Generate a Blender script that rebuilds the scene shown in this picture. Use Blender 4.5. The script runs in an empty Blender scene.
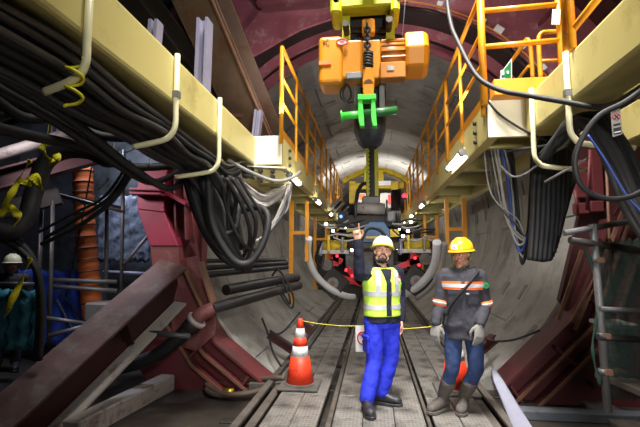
import bpy, bmesh, math, random
from mathutils import Vector as V, Matrix as M
rnd = random.Random(7)
sc = bpy.context.scene
COL = sc.collection
PI = math.pi
# ---------------------------------------------------------------- camera
FPX = 426.7
CAM = V((0, 0, 1.58))
TH = math.atan((255-213.5)/FPX)
PS = math.atan((373-320)/FPX*math.cos(TH))
_s, _c = math.sin, math.cos
FWD = V((-_s(PS)*_c(TH), _c(PS)*_c(TH), _s(TH)))
RGT = V((_c(PS), _s(PS), 0))
UPV = RGT.cross(FWD)
cd = bpy.data.cameras.new('camera'); cd.lens = 24; cd.sensor_width = 36; cd.clip_start = .05; cd.clip_end = 200
cam = bpy.data.objects.new('camera', cd); COL.objects.link(cam)
cam.matrix_world = M.Translation(CAM) @ M((RGT, UPV, -FWD)).transposed().to_4x4()
sc.camera = cam
def _at(px, py, ax, v):
    d = FWD + RGT*((px-320)/FPX) + UPV*((213.5-py)/FPX)
    return CAM + d*((v-CAM[ax])/d[ax])
def aX(px, py, v): return _at(px, py, 0, v)
def aY(px, py, v): return _at(px, py, 1, v)
def aZ(px, py, v): return _at(px, py, 2, v)
# ---------------------------------------------------------------- materials
def lin(c):
    return tuple(((x/255)/12.92 if x/255 <= .04045 else ((x/255+.055)/1.055)**2.4) for x in c) + (1,)
MATS = {}
def mat(name, rgb, rough=.6, metal=0., var=.18, scale=6., dirt=None, damt=.5, dscale=2.2, bump=.15, emit=0, alpha=1, spec=.5):
    m = bpy.data.materials.new(name); m.use_nodes = True
    nt = m.node_tree; N = nt.nodes; L = nt.links
    b = N['Principled BSDF']
    b.inputs['Roughness'].default_value = rough; b.inputs['Metallic'].default_value = metal
    b.inputs['Specular IOR Level'].default_value = spec
    tc = N.new('ShaderNodeTexCoord')
    n1 = N.new('ShaderNodeTexNoise'); n1.inputs['Scale'].default_value = scale; n1.inputs['Detail'].default_value = 6
    L.new(tc.outputs['Object'], n1.inputs['Vector'])
    mx = N.new('ShaderNodeMix'); mx.data_type = 'RGBA'
    c = lin(rgb)
    mx.inputs['A'].default_value = tuple(x*(1-var*1.6) for x in c[:3]) + (1,)
    mx.inputs['B'].default_value = tuple(min(1, x*(1+var*1.6)) for x in c[:3]) + (1,)
    L.new(n1.outputs['Fac'], mx.inputs['Factor'])
    out = mx.outputs['Result']
    if dirt:
        n2 = N.new('ShaderNodeTexNoise'); n2.inputs['Scale'].default_value = dscale; n2.inputs['Detail'].default_value = 9
        n2.inputs['Roughness'].default_value = .68
        L.new(tc.outputs['Object'], n2.inputs['Vector'])
        r = N.new('ShaderNodeValToRGB'); r.color_ramp.elements[0].position = .62-.22*damt; r.color_ramp.elements[1].position = .74-.16*damt
        L.new(n2.outputs['Fac'], r.inputs['Fac'])
        m2 = N.new('ShaderNodeMix'); m2.data_type = 'RGBA'
        L.new(r.outputs['Color'], m2.inputs['Factor']); L.new(out, m2.inputs['A']); m2.inputs['B'].default_value = lin(dirt)
        out = m2.outputs['Result']
    L.new(out, b.inputs['Base Color'])
    if bump:
        bp = N.new('ShaderNodeBump'); bp.inputs['Strength'].default_value = bump; bp.inputs['Distance'].default_value = .02
        L.new(n1.outputs['Fac'], bp.inputs['Height']); L.new(bp.outputs['Normal'], b.inputs['Normal'])
    if emit:
        b.inputs['Emission Color'].default_value = c; b.inputs['Emission Strength'].default_value = emit
    if alpha < 1: b.inputs['Alpha'].default_value = alpha
    MATS[name] = m
    return m
def net_mat(name, rgb, cell, thr):
    m = mat(name, rgb, .9, var=.25, scale=4, bump=0)
    nt = m.node_tree; N = nt.nodes; L = nt.links
    tc = N.new('ShaderNodeTexCoord'); mp = N.new('ShaderNodeMapping'); mp.inputs['Scale'].default_value = (cell,)*3
    L.new(tc.outputs['Object'], mp.inputs['Vector'])
    n = N.new('ShaderNodeTexNoise'); n.inputs['Scale'].default_value = 1; n.inputs['Detail'].default_value = 3
    L.new(mp.outputs['Vector'], n.inputs['Vector'])
    r = N.new('ShaderNodeMapRange'); r.inputs['From Min'].default_value = .3; r.inputs['From Max'].default_value = .7
    r.inputs['To Min'].default_value = thr-.25; r.inputs['To Max'].default_value = min(1, thr+.25)
    L.new(n.outputs['Fac'], r.inputs['Value']); L.new(r.outputs['Result'], N['Principled BSDF'].inputs['Alpha'])
    return m
def plank_mat(name, rgb):
    # perforated steel walkway plank: rows of small punched holes and grime
    m = mat(name, rgb, .62, .25, .3, 5, dirt=(62, 58, 54), damt=.62, dscale=3.2, bump=.25)
    nt = m.node_tree; N = nt.nodes; L = nt.links; b = N['Principled BSDF']
    src = b.inputs['Base Color'].links[0].from_socket
    tc = N.new('ShaderNodeTexCoord'); sp = N.new('ShaderNodeSeparateXYZ'); L.new(tc.outputs['Object'], sp.inputs[0])
    def mth(op, a, bb=None, val=None):
        n = N.new('ShaderNodeMath'); n.operation = op; L.new(a, n.inputs[0])
        if bb is not None: L.new(bb, n.inputs[1])
        if val is not None: n.inputs[1].default_value = val
        return n.outputs[0]
    fx = mth('SUBTRACT', mth('FRACT', mth('MULTIPLY', sp.outputs[0], val=1/.036)), val=.5)
    fy = mth('SUBTRACT', mth('FRACT', mth('MULTIPLY', sp.outputs[1], val=1/.05)), val=.5)
    d = mth('ADD', mth('MULTIPLY', fx, fx), mth('MULTIPLY', fy, fy))
    hole = mth('LESS_THAN', d, val=.04)
    mx = N.new('ShaderNodeMix'); mx.data_type = 'RGBA'
    L.new(mth('MULTIPLY', hole, val=.5), mx.inputs['Factor']); L.new(src, mx.inputs['A']); mx.inputs['B'].default_value = lin((25, 24, 23))
    L.new(mx.outputs['Result'], b.inputs['Base Color'])
    return m
mat('concrete', (160, 157, 152), .85, var=.14, scale=3, dirt=(124, 121, 117), damt=.45, dscale=1.3, bump=.25)
mat('rough_concrete', (88, 92, 100), .8, var=.4, scale=2.5, dirt=(40, 42, 46), damt=.6, dscale=1.5, bump=.9)
mat('dark_wall', (48, 46, 45), .9, var=.3, scale=2)
mat('mud', (58, 53, 48), .45, var=.35, scale=4, dirt=(36, 33, 31), damt=.6, dscale=1.2, bump=.5)
mat('red_steel', (106, 44, 48), .55, .1, .2, 5, dirt=(78, 48, 47), damt=.5, dscale=3, bump=.12)
mat('red_worn', (116, 62, 62), .6, .1, .25, 5, dirt=(122, 100, 96), damt=.45, dscale=4.5, bump=.15)
mat('pink_steel', (138, 38, 62), .5, .1, .15, 5, dirt=(110, 40, 52), damt=.4, dscale=4, bump=.1)
mat('strut_worn', (84, 60, 58), .65, .1, .25, 5, dirt=(98, 88, 84), damt=.5, dscale=4)
mat('hook_cream', (226, 220, 178), .4, 0, .05, 5, bump=.03)
mat('dark_red', (66, 28, 30), .6, .1, .25, 5, dirt=(50, 34, 33), damt=.5)
mat('rust_edge', (128, 92, 74), .7, .2, .25, 8, bump=.1)
mat('white_worn', (178, 172, 168), .65, .1, .15, 5, dirt=(120, 84, 78), damt=.4, dscale=5)
mat('cream', (206, 193, 124), .42, 0, .05, 3, dirt=(176, 162, 98), damt=.3, dscale=1.8, bump=.04)
mat('cream_white', (238, 232, 208), .42, 0, .03, 3, bump=.03)
mat('rail_yellow', (228, 152, 28), .42, 0, .1, 8, bump=.05)
mat('orange_paint', (192, 122, 14), .38, 0, .07, 5, bump=.05)
mat('orange_deck', (236, 156, 44), .5, 0, .08, 5)
mat('lime_yellow', (180, 178, 32), .4, 0, .12, 6, dirt=(120, 120, 40), damt=.3, dscale=6)
mat('yellow', (190, 162, 30), .45, 0, .12, 6, dirt=(120, 104, 40), damt=.35, dscale=6)
mat('brown_steel', (116, 96, 82), .6, .25, .25, 4, dirt=(110, 76, 52), damt=.42, dscale=2.5)
mat('dark_steel', (54, 50, 48), .55, .4, .25, 6)
mat('grey_steel', (122, 122, 124), .5, .35, .2, 6, dirt=(84, 80, 78), damt=.4)
mat('violet_steel', (150, 148, 172), .5, .2, .12, 6, dirt=(112, 98, 92), damt=.35)
mat('tube_steel', (104, 104, 106), .5, .5, .25, 7, dirt=(70, 62, 54), damt=.45)
mat('timber', (88, 81, 74), .85, 0, .3, 9, dirt=(64, 58, 52), damt=.55, bump=.4)
mat('black_rubber', (23, 23, 25), .62, 0, .25, 6, dirt=(44, 43, 42), damt=.3)
mat('grey_cable', (150, 148, 144), .5, 0, .15, 6)
mat('mid_cable', (54, 54, 56), .45, 0, .2, 6)
mat('blue_cable', (46, 72, 150), .5, 0, .1, 6)
mat('brown_hose', (84, 70, 60), .6, 0, .2, 6)
mat('brass', (196, 160, 60), .35, .8, .1, 8)
mat('black_pipe', (48, 47, 50), .42, .3, .2, 6, dirt=(84, 76, 72), damt=.35)
mat('white_plastic', (222, 222, 224), .5, 0, .05, 6, bump=.03)
mat('white_cloth', (122, 122, 138), .85, 0, .1, 8, bump=.3)
mat('orange_duct', (214, 108, 48), .7, 0, .15, 5, dirt=(150, 76, 40), damt=.4)
mat('blue_tarp', (62, 92, 214), .6, 0, .2, 5, bump=.4)
mat('teal_tarp', (44, 112, 126), .6, 0, .25, 5, bump=.4)
mat('cone_orange', (240, 66, 34), .5, 0, .06, 6, dirt=(160, 52, 34), damt=.22, dscale=9)
mat('cone_white', (226, 226, 226), .45, 0, .08, 9, dirt=(150, 148, 146), damt=.3, dscale=14)
mat('cone_base', (92, 88, 84), .8, 0, .25, 9, dirt=(60, 56, 52))
mat('green_paint', (70, 200, 70), .4, 0, .1, 6)
mat('dark_green', (34, 92, 44), .45, 0, .15, 6)
mat('bag_black', (25, 27, 34), .7, 0, .2, 6, bump=.6)
mat('blue_machine', (36, 76, 112), .45, 0, .15, 6, dirt=(30, 44, 58), damt=.4)
mat('sign_green', (28, 128, 74), .5, 0, .05, 6, bump=0)
mat('sign_red', (200, 40, 44), .5, 0, .05, 6, bump=0)
mat('black_ink', (24, 24, 26), .6, 0, .05, 6, bump=0)
mat('violet_ink', (110, 96, 150), .6, 0, .05, 6, bump=0)
mat('tape_yellow', (216, 206, 30), .5, 0, .08, 8)
mat('chain_yellow', (222, 206, 40), .5, 0, .05, 8)
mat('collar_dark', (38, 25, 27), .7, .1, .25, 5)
mat('red_light_paint', (226, 48, 62), .5, 0, .15, 6)  # red light falling on the cradle bars, put into their colour
mat('navy', (15, 18, 42), .85, 0, .2, 14, bump=.3)
mat('royal_blue', (30, 46, 196), .8, 0, .14, 9, bump=.5)
mat('hivis', (198, 242, 84), .6, 0, .05, 9, bump=.2)
mat('silver_tape', (176, 178, 186), .4, .1, .08, 14, bump=.1)
mat('orange_tape', (244, 106, 42), .6, 0, .06, 9, bump=.1)
mat('charcoal', (47, 47, 55), .85, 0, .14, 10, bump=.5)
mat('denim', (36, 56, 98), .85, 0, .25, 12, dirt=(58, 66, 88), damt=.35, dscale=6, bump=.4)
mat('boot_black', (36, 36, 42), .5, 0, .2, 12, dirt=(66, 64, 64), damt=.3, dscale=9)
mat('boot_grey', (82, 76, 72), .7, 0, .25, 12, dirt=(112, 102, 92), damt=.45, dscale=8)
mat('skin', (212, 160, 136), .5, 0, .06, 8, bump=.03)
mat('skin_dark', (158, 110, 88), .5, 0, .08, 8, bump=.03)
mat('hair', (26, 22, 21), .7, 0, .2, 40, bump=.4)
mat('lips', (160, 104, 92), .5, 0, .05, 9, bump=0)
mat('lips_dark', (112, 68, 60), .5, 0, .05, 9, bump=0)
mat('eye_white', (228, 224, 220), .3, 0, .02, 9, bump=0)
mat('helmet_white', (226, 216, 180), .35, 0, .03, 5, bump=.02)
mat('helmet_yellow', (246, 182, 30), .35, 0, .04, 5, bump=.02)
mat('helmet_rim', (226, 200, 60), .4, 0, .04, 5, bump=.02)
mat('glove_grey', (122, 120, 116), .9, 0, .2, 14, bump=.4)
mat('strap_black', (22, 22, 24), .7, 0, .15, 14)
mat('lamp_tube', (255, 250, 238), .4, 0, 0, 5, bump=0, emit=26)
mat('lamp_far', (255, 250, 238), .4, 0, 0, 5, bump=0, emit=60)
mat('lamp_red', (255, 40, 60), .4, 0, 0, 5, bump=0, emit=5)
mat('led_blue', (60, 130, 255), .4, 0, 0, 5, bump=0, emit=5)
plank_mat('plank', (130, 126, 121))
net_mat('green_net', (44, 64, 58), 22, .5)
mat('sheeting', (126, 134, 152), .35, 0, .45, 9, dirt=(70, 74, 84), damt=.6, dscale=5, bump=1.)
mat('net_green', (28, 62, 54), .8, 0, .2, 9)
mat('pink_worn', (150, 84, 96), .6, .1, .2, 5, dirt=(176, 140, 142), damt=.35, dscale=4.5)
mat('lamp_small', (255, 248, 232), .4, 0, 0, 5, bump=0, emit=9)
mat('orange_dark', (156, 94, 14), .42, 0, .1, 5)
mat('maroon', (92, 40, 44), .6, .1, .2, 5, dirt=(70, 44, 44), damt=.4)
net_mat('shiny_net', (128, 138, 156), 10, .62)
# ---------------------------------------------------------------- mesh builder
OFF = {}
def cat_spline(pts, n=6, cyc=False):
    pts = [V(p) for p in pts]
    out = []
    m = len(pts)
    rng = range(m if cyc else m-1)
    for i in rng:
        if cyc: p0, p1, p2, p3 = pts[(i-1) % m], pts[i], pts[(i+1) % m], pts[(i+2) % m]
        else: p0, p1, p2, p3 = pts[max(i-1, 0)], pts[i], pts[i+1], pts[min(i+2, m-1)]
        for k in range(n):
            t = k/n
            out.append(.5*((2*p1)+(p2-p0)*t+(2*p0-5*p1+4*p2-p3)*t*t+(3*p1-p0-3*p2+p3)*t**3))
    if not cyc: out.append(pts[-1])
    return out
class MB:
    def __init__(s): s.bm = bmesh.new(); s.smooth = set()
    def _faces(s, verts, polys, smooth=False, mi=0):
        vs = [s.bm.verts.new(v) for v in verts]
        for p in polys:
            try:
                f = s.bm.faces.new([vs[i] for i in p]); f.smooth = smooth; f.material_index = mi
            except ValueError: pass
        return vs
    def box(s, c, d, rot=None, mi=0):
        c = V(c); x, y, z = d[0]/2, d[1]/2, d[2]/2
        vs = [V((a, b, e)) for a in (-x, x) for b in (-y, y) for e in (-z, z)]
        if rot is not None: vs = [rot @ v for v in vs]
        s._faces([c+v for v in vs], [(0, 1, 3, 2), (4, 6, 7, 5), (0, 4, 5, 1), (2, 3, 7, 6), (0, 2, 6, 4), (1, 5, 7, 3)], mi=mi)
        return s
    def bb(s, x0, x1, y0, y1, z0, z1, mi=0):
        return s.box(((x0+x1)/2, (y0+y1)/2, (z0+z1)/2), (abs(x1-x0), abs(y1-y0), abs(z1-z0)), mi=mi)
    def bar(s, p, q, w, h, up=(0, 0, 1), ou=0, os=0):
        p, q = V(p), V(q); d = (q-p); L = d.length; d.normalize()
        sd = d.cross(V(up)); sd.normalize(); u = sd.cross(d)
        R = M((sd, d, u)).transposed()
        return s.box((p+q)/2+u*ou+sd*os, (w, L, h), R)
    def hbeam(s, p, q, w, h, up=(0, 0, 1), tf=.025, tw=.018, flanges=True):
        s.bar(p, q, w, tf, up, ou=h/2-tf/2); s.bar(p, q, w, tf, up, ou=-h/2+tf/2); s.bar(p, q, tw, h-2*tf, up)
        return s
    def tube(s, pts, r, n=8, cyc=False, caps=True, sx=1.0):
        pts = [V(p) for p in pts]; m = len(pts)
        rr = r if isinstance(r, (list, tuple)) else [r]*m
        T = []
        for i in range(m):
            a = pts[(i-1) % m] if (cyc or i > 0) else pts[i]
            b = pts[(i+1) % m] if (cyc or i < m-1) else pts[i]
            t = b-a
            T.append(t.normalized() if t.length > 1e-9 else V((0, 0, 1)))
        ref = V((0, 0, 1)) if abs(T[0].z) < .9 else V((1, 0, 0))
        nrm = T[0].cross(ref).normalized()
        rings = []
        for i in range(m):
            if i: nrm = T[i-1].rotation_difference(T[i]) @ nrm
            nrm = (nrm - T[i]*nrm.dot(T[i])).normalized(); bn = T[i].cross(nrm)
            rings.append([s.bm.verts.new(pts[i]+(nrm*math.cos(2*PI*k/n)*sx+bn*math.sin(2*PI*k/n))*rr[i]) for k in range(n)])
        for i in range(m if cyc else m-1):
            A, B = rings[i], rings[(i+1) % m]
            for k in range(n):
                f = s.bm.faces.new((A[k], A[(k+1) % n], B[(k+1) % n], B[k])); f.smooth = True
        if caps and not cyc:
            s.bm.faces.new(rings[0][::-1]); s.bm.faces.new(rings[-1])
        return s
    def cyl(s, p, q, r, n=16, r2=None):
        return s.tube([p, q], [r, r if r2 is None else r2], n)
    def lathe(s, prof, c, n=20, axis=(0, 0, 1), smooth=True):
        c = V(c); ax = V(axis).normalized(); a = ax.orthogonal().normalized(); b = ax.cross(a)
        rings = [[s.bm.verts.new(c+ax*z+(a*math.cos(2*PI*k/n)+b*math.sin(2*PI*k/n))*max(r, 1e-4)) for k in range(n)] for r, z in prof]
        for A, B in zip(rings, rings[1:]):
            for k in range(n):
                f = s.bm.faces.new((A[k], A[(k+1) % n], B[(k+1) % n], B[k])); f.smooth = smooth
        s.bm.faces.new(rings[0][::-1]); s.bm.faces.new(rings[-1])
        return s
    def loft(s, rings, smooth=True, caps=True):
        R = [[s.bm.verts.new(V(p)) for p in r] for r in rings]; n = len(R[0])
        for A, B in zip(R, R[1:]):
            for k in range(n):
                f = s.bm.faces.new((A[k], A[(k+1) % n], B[(k+1) % n], B[k])); f.smooth = smooth
        if caps: s.bm.faces.new(R[0][::-1]); s.bm.faces.new(R[-1])
        return s
    def prism(s, poly, vec):
        poly = [V(p) for p in poly]; n = len(poly); vec = V(vec)
        s._faces(poly+[p+vec for p in poly], [tuple(range(n))[::-1], tuple(range(n, 2*n))]+[(i, (i+1) % n, n+(i+1) % n, n+i) for i in range(n)])
        return s
    def ball(s, c, r, n=12):
        c = V(c); r = V(r) if not isinstance(r, (int, float)) else V((r, r, r))
        prof = [(math.sin(PI*i/n), -math.cos(PI*i/n)) for i in range(n+1)]
        rings = [[s.bm.verts.new(c+V((max(a, .004)*math.cos(2*PI*k/16)*r.x, max(a, .004)*math.sin(2*PI*k/16)*r.y, z*r.z))) for k in range(16)] for a, z in prof]
        for A, B in zip(rings, rings[1:]):
            for k in range(16):
                f = s.bm.faces.new((A[k], A[(k+1) % 16], B[(k+1) % 16], B[k])); f.smooth = True
        s.bm.faces.new(rings[0][::-1]); s.bm.faces.new(rings[-1])
        return s
    def sector(s, r0, r1, y0, y1, a0, a1, cx, cz, n=24):
        # ring sector solid; angle measured from the top, clockwise
        rings = []
        for i in range(n+1):
            a = math.radians(a0+(a1-a0)*i/n)
            rings.append([(cx+r*math.sin(a), y, cz+r*math.cos(a)) for r, y in ((r0, y0), (r1, y0), (r1, y1), (r0, y1))])
        return s.loft(rings, smooth=False)
    def build(s, name, m, parent=None, bev=0, label=None, seg=1):
        bm = s.bm
        bmesh.ops.recalc_face_normals(bm, faces=bm.faces[:])
        if parent is not None: off = OFF[parent.name]
        else:
            xs = [v.co for v in bm.verts]
            off = V(((min(v.x for v in xs)+max(v.x for v in xs))/2, (min(v.y for v in xs)+max(v.y for v in xs))/2, min(v.z for v in xs)))
        bmesh.ops.translate(bm, verts=bm.verts[:], vec=-off)
        me = bpy.data.meshes.new(name); bm.to_mesh(me); bm.free()
        ms = m if isinstance(m, (list, tuple)) else [m]
        for x in ms: me.materials.append(MATS[x] if isinstance(x, str) else x)
        o = bpy.data.objects.new(name, me); COL.objects.link(o)
        if parent is not None:
            o.parent = parent
        else: o.location = off
        OFF[o.name] = off
        if bev:
            b = o.modifiers.new('bevel', 'BEVEL'); b.width = bev; b.segments = seg; b.limit_method = 'ANGLE'; b.angle_limit = math.radians(40)
        if label: o['label'] = label
        return o
def tag(o, label, cat, group=None, kind=None):
    o['label'] = label; o['category'] = cat
    if group: o['group'] = group
    if kind: o['kind'] = kind
    return o
def thing(name, label, cat, loc, group=None):
    o = bpy.data.objects.new(name, None); COL.objects.link(o); o.location = loc; o.empty_display_size = .1
    OFF[o.name] = V(loc)
    return tag(o, label, cat, group)
def struct(o, label=None):
    o['kind'] = 'structure'
    if label: o['label'] = label
    return o
def dup(root, delta, label, group=None):
    r = root.copy(); COL.objects.link(r); r.location = root.location+V(delta); r['label'] = label
    if group: r['group'] = group
    for ch in list(root.children):
        c = ch.copy(); COL.objects.link(c); c.parent = r
        for g in list(ch.children):
            d = g.copy(); COL.objects.link(d); d.parent = c
    return r
ORD = ['nearest', 'second', 'third', 'fourth', 'fifth', 'sixth', 'seventh', 'eighth', 'ninth', 'tenth', 'eleventh', 'twelfth']
# ================================================================ SETTING
GZ = -.15                      # ground of the pit
TC, TR = 2.41, 2.78            # tunnel axis height and inner radius
struct(MB().bb(-7, 7, -6, 5.9, GZ-.3, GZ).build('floor', 'mud'))
struct(MB().bb(-7.3, -7, -6, 8, GZ-.3, 8.3).build('wall_left', 'dark_wall'))
struct(MB().bb(7, 7.3, -6, 8, GZ-.3, 8.3).build('wall_right', 'dark_wall'))
struct(MB().bb(-7.3, 7.3, -6.3, -6, GZ-.3, 8.3).build('wall_front', 'dark_wall'))
struct(MB().bb(-7.3, 7.3, -6.3, 8, 8, 8.3).build('ceiling', 'dark_wall'))
# back wall of the shaft with the round eye cut out
b = MB(); n = 48; Rh = 3.3; yb = 7.6
outer = []; inner = []
for i in range(n):
    a = 2*PI*i/n; sx, cz = math.sin(a), math.cos(a)
    k = min(7/abs(sx) if abs(sx) > 1e-6 else 99, (5.6/cz if cz > 1e-6 else (2.95/-cz if cz < -1e-6 else 99)))
    outer.append((sx*k, cz*k+TC)); inner.append((sx*Rh if True else 0, max(cz*Rh+TC, GZ-.45)))
for y in (yb, yb+.3):
    pass
vo = [b.bm.verts.new((x, yb, z)) for x, z in outer]; vi = [b.bm.verts.new((x, yb, z)) for x, z in inner]
wo = [b.bm.verts.new((x, yb+.3, z)) for x, z in outer]; wi = [b.bm.verts.new((x, yb+.3, z)) for x, z in inner]
for i in range(n):
    j = (i+1) % n
    for q in ((vo[i], vo[j], vi[j], vi[i]), (wo[i], wi[i], wi[j], wo[j]), (vi[i], vi[j], wi[j], wi[i])):
        try: b.bm.faces.new(q)
        except ValueError: pass
struct(b.build('wall_back', 'rough_concrete'))
struct(MB().bb(-7, -1.9, 5.9, 7.6, GZ-.6, GZ-.02).bb(1.9, 7, 5.9, 7.6, GZ-.6, GZ-.02).build('floor', 'mud'))
# segmental tunnel lining: rings with chamfered joints and recessed bolt pockets
b = MB(); W = 1.2
for k in range(22):
    y0 = 5.95+k*W
    joints = [(i*60+(12 if k % 2 else 36)) for i in range(6)]
    angs = []
    for i in range(64):
        angs.append((i*5.625, 0, i))
    for j in joints: angs += [(j-.28, 0, None), (j, .03, None), (j+.28, 0, None)]
    angs.sort()
    # keep only plain stations away from joints
    st = [t for t in angs if t[2] is None or all(abs((t[0]-j+180) % 360-180) > .6 for j in joints)]
    ys = [(0, .06), (.022, 0), (.1, 0), (.24, 0), (.6, 0), (.96, 0), (1.1, 0), (1.178, 0), (1.2, .06)]
    grid = []
    for a, e, idx in st:
        ar = math.radians(a)
        grid.append([b.bm.verts.new((math.sin(ar)*(TR+max(e, o)), y0+y, TC+math.cos(ar)*(TR+max(e, o)))) for y, o in ys])
    pk = []
    m = len(st)
    for i in range(m):
        for q in range(len(ys)-1):
            A, B = grid[i], grid[(i+1) % m]
            f = b.bm.faces.new((A[q], A[q+1], B[q+1], B[q]))
            f.smooth = False
            i0 = st[i][2]; a_ = st[i][0]
            if q in (2, 5) and i0 is not None and st[(i+1) % m][2] is not None and ((i0+(2 if k % 2 else 0)) % 4 == 0 if min(a_, 360-a_) < 80 else (i0+(3 if k % 2 else 1)) % 8 == 0): pk.append(f)
    b.bm.normal_update()
    for f in pk:
        c = f.calc_center_median()
        inward = V((-c.x, 0, TC-c.z))
        if f.normal.dot(inward) < 0: f.normal_flip()
    r = bmesh.ops.inset_individual(b.bm, faces=pk, thickness=.012, depth=-.12)
# front face and back of the first ring
n = 64
for rr0, rr1, y in ((TR+.03, TR+.33, 5.95),):
    A = [b.bm.verts.new((math.sin(2*PI*i/n)*rr0, y, TC+math.cos(2*PI*i/n)*rr0)) for i in range(n)]
    B = [b.bm.verts.new((math.sin(2*PI*i/n)*rr1, y, TC+math.cos(2*PI*i/n)*rr1)) for i in range(n)]
    for i in range(n): b.bm.faces.new((A[i], A[(i+1) % n], B[(i+1) % n], B[i]))
me_t = b.build('wall_tunnel', 'concrete'); struct(me_t)
struct(MB().lathe([(3.3, 0), (3.3, .2)], (0, 32.3, TC), 48, (0, 1, 0)).build('wall_end', 'dark_wall'))
# ================================================================ WALKWAY
cols = [('left walkway', -1.075, -.80), ('left walkway', -.795, -.545), ('middle walkway', -.40, -.12), ('middle walkway', -.113, .185), ('middle walkway', .192, .475), ('right walkway', .56, .815), ('right walkway', .822, 1.09)]
side = ['outer', 'inner', 'left', 'centre', 'right', 'inner', 'outer']
lens = [(1.2, 5.0), (5.008, 8.9), (8.908, 12.8), (12.808, 17), (17.008, 24)]
for i, (nm, x0, x1) in enumerate(cols):
    for j, (y0, y1) in enumerate(lens):
        dz = rnd.uniform(-.004, .004)
        b = MB().bb(x0, x1, y0, y1, -.045+dz, dz)
        o = b.build('walkway_plank', 'plank', bev=.006)
        tag(o, f'grey perforated steel {side[i]} plank of the {nm}, {ORD[j]} length from the camera', 'plank', 'perforated walkway planks')
for i, (x, w, s) in enumerate([(-.455, .05, 'between left and middle walkways'), (.515, .035, 'between middle and right walkways')]):
    tag(MB().bb(x-w/2+(.015 if i == 0 else -.0), x+w/2+(.015 if i == 0 else 0), 1.2, 22, -.13, -.01).build('sill_beam', 'timber', bev=.006), f'long grey timber sill running {s}', 'beam')
for x, s in ((-1.29, 'left'), (1.255, 'right')):
    t = thing('rail_beam', f'long brownish steel channel rail along the {s} side of the walkway', 'rail', (x, 1.2, GZ))
    sg = 1 if s == 'left' else -1
    MB().bb(x-.04, x+.04, 1.2, 20, -.02, .02).build('rail_head', 'timber', t, bev=.006)
    MB().bb(x-.012, x+.012, 1.2, 20, GZ, -.02).build('rail_web', 'dark_steel', t)
    x2 = x+sg*.12
    t = thing('rail_beam', f'inner steel angle running beside the {s} channel rail', 'rail', (x2, 1.2, GZ))
    MB().bb(x2-.045, x2+.045, 1.2, 20, -.05, -.02).build('rail_head', 'timber', t, bev=.005)
    MB().bb(x2-.01, x2+.01, 1.2, 20, GZ, -.05).build('rail_web', 'dark_steel', t)
for j in range(14):
    y = 2.2+j*1.15
    tag(MB().bb(-1.6, 1.55, y-.07, y+.07, GZ, -.135).build('sleeper', 'dark_steel', bev=.006), f'dark timber sleeper lying across under the walkways, {ORD[j] if j < 12 else "far"} from camera' if j < 12 else 'dark timber sleeper deep in the tunnel under the walkways', 'sleeper', 'sleepers under the walkways')
# ================================================================ RED ENTRANCE RING
ring = thing('entrance_ring', 'big dark red steel ring frame standing around the tunnel mouth', 'steel ring', (0, 5.6, GZ))
def ringpart(name, m, r0, r1, y0, y1, a0, a1, n=24): return MB().sector(r0, r1, y0, y1, a0, a1, 0, TC, n).build(name, m, ring)
ringpart('front_plate', 'pink_worn', 2.78, 3.75, 5.83, 5.89, -66, 66, 11)
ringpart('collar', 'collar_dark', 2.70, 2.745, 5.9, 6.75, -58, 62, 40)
ringpart('collar_flange', 'pink_worn', 2.55, 2.70, 6.68, 6.72, -58, 62, 40)
ringpart('collar_flange', 'pink_worn', 2.56, 2.70, 6.26, 6.32, -58, 62, 40)
ringpart('outer_flange', 'dark_red', 3.72, 3.78, 5.35, 5.95, -70, 70, 40)
for a in range(-60, 61, 15):
    MB().sector(3.2, 3.74, 5.6, 5.83, a-.35, a+.35, 0, TC, 1).build('rib', 'red_steel', ring)
# lower quarters
for s, aa0, aa1 in (('left', -152, -116), ('right', 98, 148)):
    lo, hi = aa0, aa1
    dm = 'red_steel' if s == 'left' else 'maroon'
    ringpart('inner_flange', dm, 2.83, 2.86, 5.45, 5.94, lo, hi, 2)
    ringpart('middle_flange', dm, 3.03, 3.055, 5.45, 5.94, lo, hi, 2)
    ringpart('inner_flange', dm, 3.22, 3.245, 5.40, 5.94, lo, hi, 2)
    ringpart('edge_strip', 'rust_edge', 3.025, 3.06, 5.43, 5.45, lo, hi, 2)
    ringpart('edge_strip', 'rust_edge', 3.215, 3.25, 5.38, 5.40, lo, hi, 2)
    ringpart('cell_back', dm, 2.86, 3.22, 5.58, 5.64, lo, hi, 2)
    ringpart('face_plate', dm, 3.245, 3.9 if s == 'left' else 4.3, 5.46, 5.52, lo, hi, 2)
    for a in range(int(lo)+6, int(hi), 14):
        MB().sector(2.86, 3.22, 5.45, 5.8, a-.3, a+.3, 0, TC, 1).build('rib', dm, ring)
# the raking flat ribs on the left quarter
for p, q in (((186, 268), (206, 312)), ((201, 262), (214, 305))):
    P, Q = aY(p[0], p[1], 5.36), aY(q[0], q[1], 5.36)
    MB().bar(P, Q, .035, .16, (0, 1, 0)).build('rib', 'rust_edge', ring, bev=.005)
poly = [(234, 44), (259, 13), (332, 8), (332, 18), (300, 29), (249, 58)]
MB().prism([aY(x, y, 5.76) for x, y in poly], (0, .05, 0)).build('gusset_plate', 'pink_worn', ring)
# orange cable along the top arc with little white tags
pts = [V((2.78*math.sin(math.radians(a)), 5.80, TC+2.78*math.cos(math.radians(a)))) for a in range(-56, 64, 4)]
tag(MB().tube(pts, .011, 6).build('cable', 'orange_paint'), 'thin orange cable following the inner edge of the red ring overhead', 'cable')
for k, a in enumerate((-50, -38, -26, 10, 20, 33, 38, 46, 54)):
    c = V((2.82*math.sin(math.radians(a)), 5.78, TC+2.82*math.cos(math.radians(a))))
    tag(MB().box(c, (.075 if k != 6 else .12, .012, .06 if k != 6 else .09), M.Rotation(math.radians(a), 3, 'Y')).build('cable_clip', 'white_plastic'), 'small white clip holding the orange cable to the red ring', 'clip', 'white clips on the orange cable')
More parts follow.
